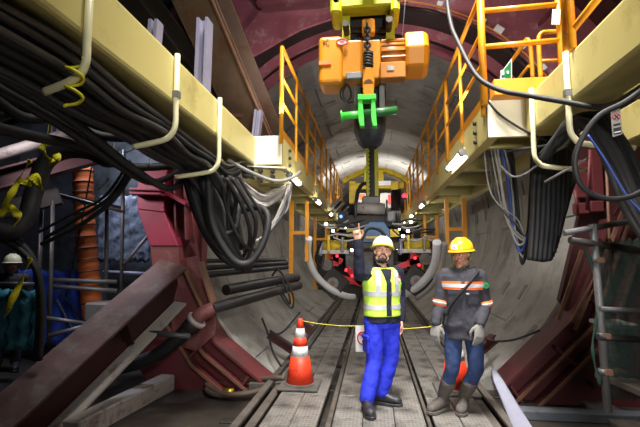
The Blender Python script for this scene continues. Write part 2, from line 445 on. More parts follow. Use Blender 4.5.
# left crimson box column
colm = thing('steel_column', 'crimson red box column with bolted flanges left of the tunnel mouth', 'column', (-2.9, 5.5, GZ))
def quad(pts, Y, d): return [aY(x, y, Y) for x, y in pts], V((0, d, 0))
for nm, m, poly, Y, d in (
    ('upper_box', 'pink_steel', [(138, 172), (168, 166), (164, 193), (137, 191)], 5.30, .28),
    ('lower_box', 'pink_steel', [(137, 196), (164, 197), (164, 212), (137, 209)], 5.30, .28),
    ('taper_plate', 'pink_steel', [(137, 209), (164, 212), (178, 246), (150, 246)], 5.32, .26),
    ('base_plate', 'red_worn', [(150, 246), (178, 246), (180, 268), (152, 268)], 5.34, .26),
    ('side_plate', 'red_steel', [(164, 166), (188, 172), (197, 262), (176, 262), (164, 212)], 5.5, .3),
    ('outer_post', 'red_steel', [(190, 205), (204, 213), (201, 268), (191, 266)], 5.62, .2),
    ('lower_plate', 'red_worn', [(166, 262), (196, 256), (216, 300), (214, 336), (196, 352), (172, 344), (170, 300)], 5.42, .05)):
    P, vec = quad(poly, Y, d); MB().prism(P, vec).build(nm, m, colm, bev=.008)
for y0 in (190.5, 194.5):
    P, Q = aY(136, y0, 5.27), aY(166, y0+1, 5.27)
    MB().bar(P, Q, .34, .03).build('flange', 'pink_steel', colm, bev=.004)
P, Q = aY(166, 192, 5.4), aY(190, 205, 5.4)
MB().bar(P, Q, .3, .04).build('stiffener', 'pink_steel', colm)
for px in (176, 186):
    MB().bar(aY(px, 170, 5.46), aY(px+2, 240, 5.46), .025, .14, (0, 1, 0)).build('stiffener', 'red_steel', colm)
# raking H strut
st = thing('raking_strut', 'huge worn red H-beam strut raking from the left foreground floor to the column', 'strut', aY(10, 440, 3.2))
Pa, Qa = aY(4, 434, 3.5), aY(176, 276, 5.35)
dd = (Qa-Pa).normalized(); up = V((.107, -.59, .80))
sdv = dd.cross(up).normalized(); upo = sdv.cross(dd).normalized()
P0 = Pa-dd*.3
MB().bar(P0, Qa, .40, .04, up, ou=.20).build('upper_flange', 'strut_worn', st, bev=.006)
MB().bar(P0, Qa, .03, .52, up, ou=-.07).build('web', 'dark_red', st)
MB().bar(P0, Qa, .17, .035, up, ou=-.33, os=.11).build('lower_flange', 'white_worn', st, bev=.006)
for t in (.62,):
    c = P0.lerp(Qa, t)
    MB().bar(c-sdv*.17, c+sdv*.17, .02, .36, upo).build('stiffener', 'dark_red', st)
tag(MB().bar(aZ(70, 432, GZ+.09), aZ(168, 382, GZ+.09), .2, .2).build('concrete_curb', 'white_worn', bev=.015), 'pale concrete curb along the muddy floor at lower left', 'curb')
# bits on the left floor
b = MB(); c = aZ(181, 378, GZ)
for k in range(7): b.box(c+V((rnd.uniform(-.1, .1), rnd.uniform(-.07, .07), .02+.012*k)), (.2, .15, .014), M.Rotation(rnd.uniform(0, 3), 3, 'Z') @ M.Rotation(rnd.uniform(-.35, .35), 3, 'X'))
tag(b.build('paper_scrap', 'white_cloth', bev=.003), 'crumpled white paper scrap on the floor by the red plates', 'paper')
tag(MB().cyl(aY(150, 333, 5.0), aY(190, 336, 5.0), .035, 12).build('steel_pipe', 'tube_steel'), 'short blue-grey steel pipe sticking out behind the black hose', 'pipe')
h = thing('suction_hose', 'thick black hose with red elbow joined to the black pipes on the left', 'hose', aY(150, 372, 4.9))
MB().tube(cat_spline([aY(95, 372, 4.9), aY(125, 366, 4.95), aY(155, 356, 5), aY(178, 338, 5.05), aY(190, 326, 5.08)]), .085, 14).build('hose', 'black_rubber', h)
MB().cyl(aY(187, 330, 5.07), aY(196, 320, 5.1), .1, 16).build('cuff', 'dark_steel', h)
MB().cyl(aY(195, 322, 5.1), aY(197.5, 319, 5.1), .125, 16).build('clamp_ring', 'white_worn', h)
MB().tube(cat_spline([aY(197, 319, 5.1), aY(202, 314, 5.12), aY(212, 309.5, 5.2)]), .09, 14).build('elbow', 'red_worn', h)
# pipes on the concrete at left
for (p, Yp, q, Yq, r, lb) in (
    ((211, 309), 5.3, (299, 285), 7.6, .075, 'long black pipe joined to the red elbow, lower of two on the lining'),
    ((226, 290), 5.75, (297, 277), 7.6, .075, 'long black open-ended pipe, upper of two thick ones on the lining'),
    ((206, 275), 6.1, (287, 267), 7.6, .045, 'lowest of three thin rusty pipes on the left lining'),
    ((205, 268), 6.2, (287, 263), 7.6, .04, 'middle one of three thin rusty pipes on the left lining'),
    ((203, 261), 6.3, (285, 260), 7.6, .035, 'topmost of three thin rusty pipes on the left lining')):
    P, Q = aY(p[0], p[1], Yp), aY(q[0], q[1], Yq)
    b = MB(); pts = [P, Q]; b.tube(pts, r, 16, caps=False); b.tube([P, Q], r*.86, 16, caps=False)
    d = (Q-P).normalized(); b.lathe([(r*.86, 0), (r, 0), (r, .02), (r*.86, .02)], P, 16, d)
    tag(b.build('pipe', 'black_pipe'), lb, 'pipe', 'pipes along the left lining')
P = [aY(x, y, 7) for x, y in ((272, 276), (278, 270), (286, 280), (293, 296), (292, 308), (284, 300), (277, 286), (282, 292), (290, 304), (288, 292), (280, 277))]
tag(MB().tube(cat_spline(P), .018, 6).build('cable', 'black_rubber'), 'loop of black cable slung over the two thick black pipes', 'cable')
for (p, q) in (((269, 334), (293, 350)), ((301, 322), (312, 332))):
    tag(MB().hbeam(aY(*p, 6.5), aY(*q, 6.5), .1, .12).build('steel_bracket', 'dark_red'), 'short rusty red bracket leaning on the lining ' + ('above the left rail' if p[0] < 300 else 'behind the cone'), 'bracket')
tag(MB().tube(cat_spline([aY(262, 318, 6.4), aY(268, 334, 6.3), aY(273, 352, 6.0), aY(281, 366, 5.8)]), .016, 6).build('cable', 'black_rubber'), 'black cable trailing down the left lining to the rail', 'cable')
tag(MB().tube(cat_spline([aY(300, 312, 6.6), aY(285, 330, 6.4), aY(276, 334, 6.3), aY(270, 330, 6.3)]), .014, 6).build('cable', 'black_rubber'), 'black cable arching over the rusty bracket behind the orange cone', 'cable')
# coiled brown hose
h = thing('coiled_hose', 'coil of brown hose with a brass coupling on the floor beside the left rail', 'hose', aZ(235, 395, GZ))
c = aZ(238, 393, GZ); pts = []
for k in range(54):
    a = k*2*PI/18+2.4; r = (.35+.03*math.sin(k*.9)) * (1+.05*(k//18))
    pts.append(c+V((r*1.05*math.cos(a), r*.75*math.sin(a), .045+.02*(k//18)+.012*math.sin(k))))
pts += [aZ(262, 379, .0), aZ(275, 378, .05), aZ(285, 378, .06)]
MB().tube(cat_spline(pts, 3), .032, 8).build('hose', 'brown_hose', h)
MB().cyl(c+V((-.1, -.25, .09)), c+V((.03, -.26, .09)), .042, 12).build('coupling', 'brass', h)
tag(MB().bb(-1.58, -1.2, 5.42, 5.56, GZ, -.03).build('timber_block', 'timber', bev=.008), 'grey timber block lying across the left rail beside the cone', 'timber')
# ================================================================ GANTRY
DZ, DB = 3.05, 2.69
def gantry(s):
    L = s < 0
    nm = 'left' if L else 'right'
    y0 = 5.07 if L else 4.14
    xi, xo, xb0, xb1 = (1.1, 1.95, 1.44, 1.75)
    g = thing('gantry_platform', f'cream steel gantry platform with box beam and deck along the {nm} side', 'gantry', (s*1.4, y0, DB))
    def B(x0, x1, a, e, z0, z1): return MB().bb(s*x0, s*x1, a, e, z0, z1)
    y1 = 20
    b = MB()
    b.bb(s*1.1, s*1.112, y0, y1, DB, DZ); b.bb(s*1.1, s*1.2, y0+.012, y1, DB, DB+.02); b.bb(s*1.1, s*1.2, y0+.012, y1, DZ-.02, DZ)
    b.build('edge_channel', 'cream', g)
    B(1.1, 1.46, y0-.02, y0, DB, DZ).build('end_plate', 'cream_white', g, bev=.004)
    B(1.44, 1.75, -.8, y0+.02, DB, DZ).build('box_beam', 'cream', g, bev=.025, seg=2)
    b = MB(); b.bb(s*1.1, s*1.5, y0-.0, y0+.03, DB-.0, DZ); b.build('end_stiffener', 'cream', g)
    B(1.86, 1.95, y0, y1, DB-.02, DB+.12).build('outer_beam', 'cream', g)
    for k in range(12):
        y = y0+.55+k*1.2
        b = MB(); b.bb(s*1.13, s*1.9, y-.06, y+.06, DB+.02, DB+.04); b.bb(s*1.13, s*1.9, y-.01, y+.01, DB+.04, DB+.2)
        b.build('cross_beam', 'cream', g)
    B(1.12, 1.95, y0, y1, DZ-.09, DZ-.05).build('deck', 'brown_steel' if L else 'grey_steel', g)
    B(1.10, 1.13, y0+.1, y1, DZ, DZ+.10).build('toe_board', 'orange_paint', g)
    # bolted gusset under the end
    None if not L else MB().bar(aY(246, 168, 5.2), aY(288, 170, 5.2), .3, .02).build('gusset', 'cream_white', g)
    if L:
        for px in (261, 273):
            for py in (171, 177, 181):
                c = aY(px, py, 5.1); MB().cyl(c, c+V((0, -.05, 0)), .028, 8).build('bolt', 'dark_steel', g)
        MB().prism([aY(248, 168, 5.16), aY(281, 168, 5.16), aY(290, 184, 5.16), aY(258, 183, 5.16)], (0, .03, 0)).build('bolt_plate', 'cream', g)
    for k in range(3):
        c = V((s*1.095, y0+.42, DB+.07+k*.1)); MB().cyl(c, c-V((s*.03, 0, 0)), .024, 8).build('bolt', 'dark_steel', g)
    for y in (8.6, 12.2, 16.0):
        if L: B(1.62, 1.7, y, y+.08, GZ+.75, DB).build('leg', 'rail_yellow', g); B(1.3, 1.37, y, y+.08, 1.45, DB).build('leg', 'rail_yellow', g); B(1.3, 1.7, y+.01, y+.07, 2.0, 2.07).build('leg_tie', 'rail_yellow', g)
        else: B(1.75, 1.83, y, y+.08, .9, DB).build('leg', 'rail_yellow', g); B(1.42, 1.49, y, y+.08, 1.7, DB).build('leg', 'rail_yellow', g); B(1.42, 1.83, y+.01, y+.07, 2.05, 2.12).build('leg_tie', 'rail_yellow', g)
    if not L:
        # extra cream cross members visible beyond the right box beam
        B(1.75, 2.6, 2.55, 2.67, DB+.05, DB+.3).build('cross_beam', 'cream_white', g)
        B(1.75, 2.6, 3.25, 3.37, DB+.05, DB+.3).build('cross_beam', 'cream', g)
        B(1.75, 2.6, 1.9, 2.02, DB+.05, DB+.3).build('cross_beam', 'cream_white', g)
        B(2.5, 2.75, .5, 5, DB, DZ).build('outer_beam', 'cream', g, bev=.02)
        B(1.13, 1.75, 3.98, 4.14, DZ-.0, DZ+.15).build('kick_plate', 'orange_deck', g, bev=.004)
    return g
gantry(-1); gantry(1)
# cable hooks on the box beams
def hook(s, y, drop, reach, lb, yb=None):
    x = s*1.42; yb = y if yb is None else yb
    t = thing('cable_hook', lb, 'hook', (x, y, DZ), 'cream cable hooks')
    MB().tube([V((x, y, DZ+.01)), V((x, y, DB-.02))]+cat_spline([V((x, y, DB-.05)), V((x, y, DB-drop+.1)), V((x+s*.03, y, DB-drop+.03)), V((x+s*.1, y, DB-drop-.01)), V((x+s*reach, y, DB-drop-.05))], 5), .021, 10).build('rod', 'hook_cream', t)
    if y in (2.88, 3.2): MB().box((x, y, DB+.06), (.05, .05, .05)).build('clip', 'grey_steel', t)
hook(-1, 1.9, .24, .22, 'nearest cream cable hook on the left box beam, tied with yellow cord')
hook(-1, 2.88, .27, .32, 'middle cream cable hook on the left box beam')
hook(-1, 3.77, .33, .42, 'cream cable hook on left box beam closest to the white end plate')
hook(1, 3.89, .33, .42, 'cream cable hook on right box beam closest to its white end plate')
hook(1, 3.2, .31, .42, 'cream cable hook on right box beam nearest the camera')
c = aX(62, 92, -1.46)
pts = [V((-1.46, 1.88, 2.46))+V((.04*math.cos(k*1.3), .04*math.sin(k*1.3), -.02*k+.1)) for k in range(14)]
tag(MB().tube(cat_spline(pts, 3), .008, 6).build('cord', 'tape_yellow'), 'knotted yellow cord hanging off the nearest left cable hook', 'cord')
# railings: one thing per removable panel
def rail_panel(s, y0, y1, lb, cls='orange_paint'):
    x = s*1.09
    t = thing('railing_panel', lb, 'railing', (x, y0, DZ), 'yellow railing panels')
    for i, y in enumerate((y0, (y0+y1)/2, y1)):
        MB().cyl((x, y, DZ-.12), (x, y, DZ+1.1), .026 if i != 1 else .02, 10).build('post', 'rail_yellow', t)
    for nm, z, r in (('top_rail', 1.1, .024), ('middle_rail', .72, .018), ('lower_rail', .4, .018)):
        MB().cyl((x, y0, DZ+z), (x, y1, DZ+z), r, 10).build(nm, 'rail_yellow', t)
for s, nm, ys in ((-1, 'left', 4.98), (1, 'right', 4.22)):
    for k in range(5):
        a = ys+k*2.06
        rail_panel(s, a, a+2.0, f'yellow tube railing panel on the {nm} platform, {ORD[k]} from the camera')
t = thing('end_railing', 'yellow railing across the front end of the right platform', 'railing', (1.42, 4.1, DZ))
for px in (484, 563):
    P = aY(px, 88, 4.1); MB().cyl((P.x, 4.1, DZ-.05), (P.x, 4.1, DZ+1.3), .032 if px < 500 else .028, 10).build('post', 'rail_yellow', t)
xa, xb = aY(484, 60, 4.1).x, aY(563, 60, 4.1).x
for nm, pa, pb in (('top_rail', (484, 11), (563, 4)), ('middle_rail', (484, 47), (563, 40))):
    MB().cyl(aY(*pa, 4.1), aY(*pb, 4.1), .026, 10).build(nm, 'rail_yellow', t)
def loop_rail(lb, pts, Y):
    t = thing('loop_rail', lb, 'railing', aY(*pts[0], Y))
    MB().tube(cat_spline([aY(x, y, Y) for x, y in pts], 5), .024, 10).build('loop', 'rail_yellow', t)
    P, Q = aY(pts[0][0], pts[0][1]-18, Y), aY(pts[-1][0], pts[-1][1]-18, Y)
    return t
t = thing('ladder_gate', 'yellow bent-tube gate standing behind the front railing on the right platform', 'gate', aY(541, 80, 4.5))
MB().tube(cat_spline([aY(541, 80, 4.5), aY(539, 50, 4.5), aY(539, 38, 4.5), aY(542, 33, 4.5), aY(548, 32, 4.5), aY(562, 31.5, 4.5)], 5), .024, 10).build('loop', 'rail_yellow', t)
MB().cyl(aY(540, 61, 4.5), aY(563, 60, 4.5), .018, 8).build('rail', 'rail_yellow', t)
t = thing('stair_rail', 'sloping yellow handrail with bent top beside the green safety sign', 'railing', aY(532, 80, 4.9))
MB().tube(cat_spline([aY(533, 80, 4.9), aY(531, 50, 4.9), aY(529, 41, 4.9), aY(526, 40, 4.95), aY(522, 47, 5.1), aY(511, 62, 5.5)], 5), .024, 10).build('loop', 'rail_yellow', t)
MB().cyl(aY(529, 66, 4.9), aY(516, 82, 5.3), .018, 8).build('rail', 'rail_yellow', t)
# side rail on the right box beam
t = thing('side_railing', 'yellow railing climbing along the top of the right box beam', 'railing', aX(575, 45, 1.5))
for px in (573, 567):
    P = aX(px, 50, 1.44); MB().cyl((P.x, P.y, DZ), (P.x, P.y, DZ+1.2), .026, 10).build('post', 'rail_yellow', t)
MB().cyl(aX(568, 36, 1.46), aX(603, -8, 1.46), .026, 10).build('top_rail', 'rail_yellow', t)
t = thing('safety_sign', 'green and white safety sign leaning on the right front railing', 'sign', aY(503, 80, 4.4))
Pq = [aY(500, 81, 4.5), aY(512, 80, 4.35), aY(512, 58, 4.35), aY(501, 72, 4.5)]
MB().prism(Pq, (0, .012, 0)).build('board', 'white_plastic', t)
cc = sum(Pq, V())/4
MB().prism([cc+(p-cc)*.8+V((0, -.004, 0)) for p in Pq], (0, .003, 0)).build('green_panel', 'sign_green', t)
b = MB()
for (u, v, w, h) in ((-.03, .015, .035, .05), (.02, -.01, .05, .03), (-.02, -.055, .06, .014)): b.box(cc+V((u, -.012-u*1.2, v)), (w, .003, h))
b.build('white_pictogram', 'white_plastic', t)
tag(MB().box(aY(556, 17, 4.05), (.07, .01, .15), M.Rotation(.1, 3, 'Y')).build('paper_tag', 'white_plastic'), 'white paper tag fixed to the right railing post at top', 'tag')
# tube lamps under the platform edges
def tube_lamp(s, y, z, L, lb, dx=0, pitch=0.):
    x = s*(1.06-dx)
    t = thing('tube_lamp', lb, 'lamp', (x, y, z), 'tube lamps along the platforms')
    MB().cyl((x, y+.05, z), (x, y+L-.05, z), .032, 14).build('tube', 'lamp_tube', t)
    for q in (y, y+L): MB().cyl((x, q-.035, z), (x, q+.05, z), .042, 14).build('end_cap', 'grey_steel', t)
    MB().bb(x-.02, x+s*.05, y+.1, y+L-.1, z+.02, z+.05).build('bracket', 'grey_steel', t)
for k, (y, z) in enumerate(((5.35, 2.62), (7.9, 2.62), (10.4, 2.62), (13, 2.62), (16, 2.62))): tube_lamp(-1, y, z, .75 if k == 0 else .6, f'glowing tube lamp under the left platform edge, {ORD[k]} from the camera')
for k, (y, z) in enumerate(((5.1, 2.78), (8.9, 2.64), (11.3, 2.64), (13.8, 2.64), (16.5, 2.6))): tube_lamp(1, y, z, .95 if k == 0 else .7, f'glowing tube lamp on the right platform edge, {ORD[k]} from the camera')
# ================================================================ UPPER STEELWORK
t = thing('roof_beam', 'heavy brown steel H-beam slanting down from the top left', 'beam', aY(250, 120, 5.3))
P, Q = aY(196, -14, 4.5), aY(264, 142, 6.0)
MB().bar(P, Q, .52, .025, (0, .5, 1), ou=-.2).build('bottom_flange', 'brown_steel', t)
MB().bar(P, Q, .03, .4, (0, .5, 1)).build('web', 'brown_steel', t)
MB().bar(P, Q, .52, .025, (0, .5, 1), ou=.2).build('top_flange', 'brown_steel', t)
MB().bar(P, Q, .02, .06, (0, .5, 1), ou=-.23, os=.23).build('edge_angle', 'rust_edge', t)
tag(MB().hbeam(aY(128, -12, 4.2), aY(232, 124, 5.6), .3, .34, (0, .5, 1)).build('roof_beam', 'dark_steel'), 'dark steel H-beam at top left behind the grey posts', 'beam')
tag(MB().hbeam(aY(80, -12, 4.6), aY(210, 130, 6.2), .25, .3, (0, .5, 1)).build('roof_beam', 'dark_steel'), 'dark steel beam farthest left, just above the cream box beam', 'beam')
for (x, ya, yb, Y, w, lb) in ((205, 21, 96, 3.75, .11, 'tall pale grey H-post rising from the left box beam'), (156, 22, 58, 3.0, .075, 'pale grey H-post left of the tall one above the box beam'), (259, 111, 138, 5.25, .09, 'short pale grey H-post above the left white end plate'), (150, 88, 112, 4.9, .1, 'pale grey post stub showing below the left box beam'), (60, 96, 150, 4.9, .1, 'pale grey post behind the orange duct at far left')):
    P, Q = aY(x, ya, Y), aY(x-3, yb, Y)
    b = MB(); b.hbeam(P, Q, w*1.3, w, (1, 0, 0))
    tag(b.build('steel_post', 'violet_steel'), lb, 'post', 'pale grey steel posts')
tag(MB().bar(aY(222, 112, 5.6), aY(246, 118, 5.6), .3, .1).build('steel_plate', 'rust_edge'), 'rusty steel packing plate under the brown roof beam', 'plate')
tag(MB().bb(-3.9, 4.2, 5.0, 5.2, 5.35, 5.6).build('roof_beam', 'dark_steel'), 'dark crossbeam high over the red ring', 'beam')
tag(MB().prism([aY(122, -6, 4.3), aY(134, -6, 4.3), aY(152, 32, 4.6), aY(138, 16, 4.6)], (0, .02, 0)).build('netting', 'teal_tarp'), 'strip of teal netting at top left above the cream beam', 'netting')
# ================================================================ HOIST
HY = 4.7
def hp(px, py, Y=HY): return aY(px, py, Y)
def hbox(b, x0, x1, y0, y1, Y0, Y1):
    P, Q = hp(x0, y0, Y0), hp(x1, y1, Y0); return b.bb(P.x, Q.x, Y0, Y1, Q.z, P.z)
tr = thing('hoist_trolley', 'lime yellow hoist trolley running overhead on the monorail', 'trolley', hp(368, 20))
hbox(MB(), 337, 393, -14, 4, 4.5, 4.72).build('frame', 'lime_yellow', tr, bev=.02)
hbox(MB(), 330, 341, -4, 12, 4.4, 4.8).build('wheel_guard', 'lime_yellow', tr, bev=.03)
hbox(MB(), 391, 400, -4, 10, 4.4, 4.8).build('wheel_guard', 'lime_yellow', tr, bev=.03)
hbox(MB(), 342, 350, 16, 42, 4.62, 4.7).build('hanger_plate', 'lime_yellow', tr)
hbox(MB(), 386, 395, 14, 41, 4.62, 4.7).build('hanger_plate', 'lime_yellow', tr)
hbox(MB(), 349, 386, 16, 36, 4.8, 5.0).build('dark_gap_box', 'dark_steel', tr)  # dark box stands for the shade in the gap between the hangers
for x, y in ((346, 28), (389, 24), (337, 5), (396, 3)):
    c = hp(x, y, 4.5); MB().cyl(c+V((0, -.1, 0)), c+V((0, .16, 0)), .035, 12).build('bolt', 'dark_steel', tr)
MB().cyl(hp(346, 30, 4.75), hp(389, 30, 4.75), .03, 12).build('axle', 'dark_steel', tr)
ho = thing('electric_hoist', 'orange electric chain hoist hanging under the yellow trolley', 'hoist', hp(370, 60))
hbox(MB(), 318, 343, 36, 83, 4.45, 4.8).build('gear_cover', 'orange_paint', ho, bev=.05, seg=3)
hbox(MB(), 340, 363, 40, 78, 4.5, 4.8).build('body', 'orange_paint', ho, bev=.03, seg=2)
hbox(MB(), 361, 381, 40, 78, 4.52, 4.8).build('chain_housing', 'orange_paint', ho, bev=.02, seg=2)
P, Q = hp(380, 59), hp(406, 59)
b = MB().lathe([(.17, 0), (.19, .02), (.19, (Q-P).length)], P, 24, (1, 0, 0))
for k in range(18):
    a = 2*PI*k/18; b.box(P+V(((Q-P).length/2, .195*math.cos(a), .195*math.sin(a))), ((Q-P).length*.9, .012, .02), M.Rotation(-a+PI/2, 3, 'X'))
b.build('motor', 'orange_dark', ho)
hbox(MB(), 380, 406, 62, 77, 4.45, 4.6).build('terminal_box', 'orange_dark', ho, bev=.01)
hbox(MB(), 387, 394, 66, 70, 4.44, 4.46).build('name_plate', 'grey_steel', ho)
P, Q = hp(404, 57), hp(428, 57)
MB().lathe([(.25, 0), (.27, .015), (.27, .19), (.24, .245), (.17, .26)], P, 8, (1, 0, 0), smooth=False).build('fan_cover', 'orange_paint', ho, bev=.02, seg=2)
hbox(MB(), 346, 362, 72, 78, 4.44, 4.5).build('cable_gland', 'grey_steel', ho, bev=.01)
# round red oval badge and little black marks on the cover
c = hp(342, 42, 4.443); el = [c+V((.058*math.cos(k*PI/12), -.004, .034*math.sin(k*PI/12))) for k in range(24)]
MB().tube(el, .006, 6, cyc=True).build('badge_ring', 'sign_red', ho)
MB().prism([c+V((.05*math.cos(k*PI/10), -.001, .026*math.sin(k*PI/10))) for k in range(20)], (0, .003, 0)).build('badge', 'white_worn', ho)
b = MB()
for w, z in ((.056, 0.006), (.044, -.008)): b.box(c+V((0, -.003, z)), (w, .002, .006))
b.build('badge_print', 'sign_red', ho)
b = MB(); c = hp(326, 42, 4.443)
for pth in (((-.04, .02), (-.01, .025)), ((.0, .03), (.035, .03)), ((-.03, -.0), (.0, .01), (.01, -.03), (.04, -.03)), ((-.03, -.03), (-.01, -.005))): b.tube([c+V((x, -.002, z)) for x, z in pth], .004, 5)
b.build('marks', 'black_ink', ho)
hbox(MB(), 319, 331, 61, 64, 4.43, 4.47).build('label_slot', 'orange_tape', ho)
# chain with separate links
b = MB(); top, bot = hp(367, 24, 4.42), hp(368, 70, 4.42); nl = 12
for k in range(nl):
    c = top.lerp(bot, (k+.5)/nl); L = (top-bot).length/nl*.66
    ax = V((1, 0, 0)) if k % 2 else V((0, 1, 0))
    ring_ = [c+ax*(.03*math.cos(2*PI*q/12))+V((0, 0, L*math.sin(2*PI*q/12))) for q in range(12)]
    b.tube(ring_, .014, 6, cyc=True)
b.build('chain', 'dark_steel', ho)
pts = [hp(368, 52, 4.42)+V((.048*math.cos(k*.9), .048*math.sin(k*.9), -.0045*k)) for k in range(40)]
MB().tube(pts, .013, 6).build('buffer_spring', 'dark_steel', ho)
hbox(MB(), 362, 375, 18, 33, 4.5, 4.6).build('top_hook_block', 'orange_paint', ho, bev=.02)
hk = thing('hook_block', 'narrow orange hook block on the hoist chain above the green clamp', 'hook block', hp(368, 96, 4.42))
P = [(365, 67), (372, 67), (374.5, 80), (373.5, 96), (363, 96), (362.5, 80)]
b = MB(); b.prism([aY(x, y, 4.36) for x, y in P], (0, .04, 0)); b.build('cheek_plate', 'orange_paint', hk, bev=.01)
MB().prism([aY(x, y, 4.44) for x, y in P], (0, .04, 0)).build('cheek_plate', 'orange_paint', hk, bev=.01)
MB().cyl(aY(368.5, 84, 4.36), aY(368.5, 84, 4.5), .05, 14).build('sheave', 'rust_edge', hk)
gc = thing('beam_clamp', 'bright green lifting yoke with a horizontal tube through it', 'clamp', aY(368, 126, 4.42))
MB().bb(aY(357.5, 95, 4.4).x, aY(376, 95, 4.4).x, 4.36, 4.5, aY(366, 101, 4.4).z, aY(366, 95, 4.4).z).build('yoke_top', 'green_paint', gc, bev=.01)
for xa, xb in ((358, 362.5), (371, 375)):
    MB().prism([aY(xa, 99, 4.38), aY(xb, 99, 4.38), aY(xb+1.5, 118, 4.38), aY(xb+2, 126, 4.38), aY(xa+2, 126, 4.38), aY(xa, 118, 4.38)], (0, .1, 0)).build('yoke_arm', 'green_paint', gc, bev=.006)
MB().cyl(aY(342, 116.5, 4.43), aY(364, 114, 4.43), .042, 18).build('tube', 'green_paint', gc)
MB().cyl(aY(363, 114, 4.43), aY(397, 110.5, 4.43), .047, 18).build('tube', 'dark_green', gc)
P, Q = aY(341, 116.6, 4.43), aY(342.5, 116.4, 4.43); MB().cyl(P, Q, .065, 20).build('end_flange', 'green_paint', gc)
cb = thing('chain_bag', 'black chain bag hanging behind the green yoke', 'bag', aY(370, 146, 4.9))
def ringz(px0, px1, py, Y, dy, n=28):
    a, c2 = aY(px0, py, Y), aY(px1, py, Y); c = (a+c2)/2; rx = (c2-a).length/2
    return [c+V((rx*(abs(math.cos(t))**.7)*(1 if math.cos(t) > 0 else -1)*(1+.02*math.sin(5*t+py)), dy*(abs(math.sin(t))**.7)*(1 if math.sin(t) > 0 else -1)*(1+.05*math.sin(7*t+py*1.7)), .012*math.sin(3*t+py))) for t in (2*PI*k/n for k in range(n))]
MB().loft([ringz(*r) for r in ((355, 385, 84, 4.92, .16), (355, 386, 96, 4.92, .17), (354.5, 385.5, 108, 4.92, .18), (354, 386, 122, 4.92, .2), (354, 386, 130, 4.92, .21), (355.5, 385, 136, 4.92, .2), (358, 382, 143, 4.92, .17), (363, 377, 147, 4.92, .1))]).build('bag', 'bag_black', cb)
for x0, x1 in ((354, 361), (379, 385)): hbox(MB(), x0, x1, 80, 108, 4.68, 4.78).build('side_plate', 'grey_steel', cb, bev=.006)
tag(MB().tube(cat_spline([aY(*p, 4.6) for p in ((346, 84), (341, 90), (341, 97), (346, 101), (351, 97), (350, 89), (347, 85), (343, 92), (345, 100))], 5), .011, 6).build('cable', 'black_rubber'), 'small loop of black cable dangling under the hoist gear cover', 'cable')
tag(MB().cyl(aY(406, -8, 5.2), aY(402, 40, 5.4), .006, 6).build('wire_rope', 'grey_steel'), 'thin grey wire rope hanging right of the yellow trolley', 'rope')
tag(MB().hbeam((0, 3.0, 4.72), (0, 10.2, 4.72), .2, .3).build('monorail_beam', 'dark_steel'), 'dark steel monorail I-beam carrying the yellow trolley', 'beam')
# ================================================================ MACHINERY DEEP IN THE TUNNEL
ms = thing('lifting_mast', 'tall yellow mast with black chain channel standing in mid tunnel', 'mast', aY(372, 214, 10))
MB().bb(-.135, -.055, 9.95, 10.15, 2.5, 4.6).build('side_rail', 'lime_yellow', ms, bev=.01)
MB().bb(.055, .15, 9.95, 10.15, 2.5, 4.6).build('side_rail', 'lime_yellow', ms, bev=.01)
MB().bb(-.06, .06, 10.02, 10.2, 2.5, 4.6).build('channel', 'dark_steel', ms)
for k in range(18): MB().bb(-.075, -.02, 9.93, 9.97, 2.75+k*.1, 2.79+k*.1).build('chain_lug', 'black_rubber', ms)
pf = thing('portal_frame', 'yellow portal frame with arched top crossing the tunnel', 'frame', (.13, 14, 2.6))
arc = [aY(x, y, 14) for x, y in ((343, 182), (350, 177.5), (358, 173.5), (366, 171), (376, 170), (386, 171), (394, 173.5), (402, 177.5), (410, 183))]
b = MB()
for p, q in zip(arc, arc[1:]): b.bar(p, q+(q-p)*.06, .25, .15)
b.build('arch_beam', 'yellow', pf)
def pb(x0, x1, y0, y1, Y, d, name, m, par, bev=.01):
    P, Q = aY(x0, y0, Y), aY(x1, y1, Y); return MB().bb(P.x, Q.x, Y, Y+d, Q.z, P.z).build(name, m, par, bev=bev)
pb(349, 404, 183, 188, 13.9, .3, 'cross_beam', 'yellow', pf)
pb(349, 356, 181, 203, 13.8, .3, 'post', 'yellow', pf); pb(391, 399, 181, 203, 13.8, .3, 'post', 'yellow', pf)
pb(377, 384, 170, 188, 13.8, .2, 'post', 'yellow', pf); pb(364, 367, 166, 184, 13.7, .2, 'post', 'lime_yellow', pf)
pb(376, 391, 181, 185, 13.75, .05, 'white_plate', 'white_plastic', pf, 0)
# machine cluster
mc = thing('winch_unit', 'grey winch unit with white drum at the foot of the yellow mast', 'machine', aY(370, 225, 9.6))
pb(345, 396, 215, 226, 9.8, .5, 'base_frame', 'dark_steel', mc)
MB().cyl(aY(357, 208, 9.6), aY(385, 209, 9.6), .13, 20).build('drum', 'white_worn', mc)
pb(362, 380, 196, 206, 9.9, .3, 'gearbox', 'grey_steel', mc, .03)
pb(386, 395, 210, 222, 9.5, .3, 'motor', 'grey_steel', mc, .04)
for x in (355, 386): MB().cyl(aY(x, 208.5, 9.6), aY(x+1.5, 208.5, 9.6), .2, 20).build('drum_flange', 'tube_steel', mc)
bm_ = thing('blue_power_pack', 'blue machine with a yellow stripe behind the pointing man', 'machine', aY(374, 242, 8.4))
MB().prism([aY(x, y, 8.4) for x, y in ((356, 243), (364, 228), (370, 222), (384, 222), (390, 230), (391, 243))], (0, .8, 0)).build('housing', 'blue_machine', bm_, bev=.02)
pb(366, 386, 236.3, 238.3, 8.35, .05, 'stripe', 'yellow', bm_, 0)
pb(352, 400, 243, 249, 8.4, .4, 'base', 'dark_steel', bm_)
MB().tube(cat_spline([aY(*p, 8.3) for p in ((360, 246), (364, 234), (370, 228), (380, 230), (387, 238))]), .03, 8).build('hose', 'black_rubber', bm_)
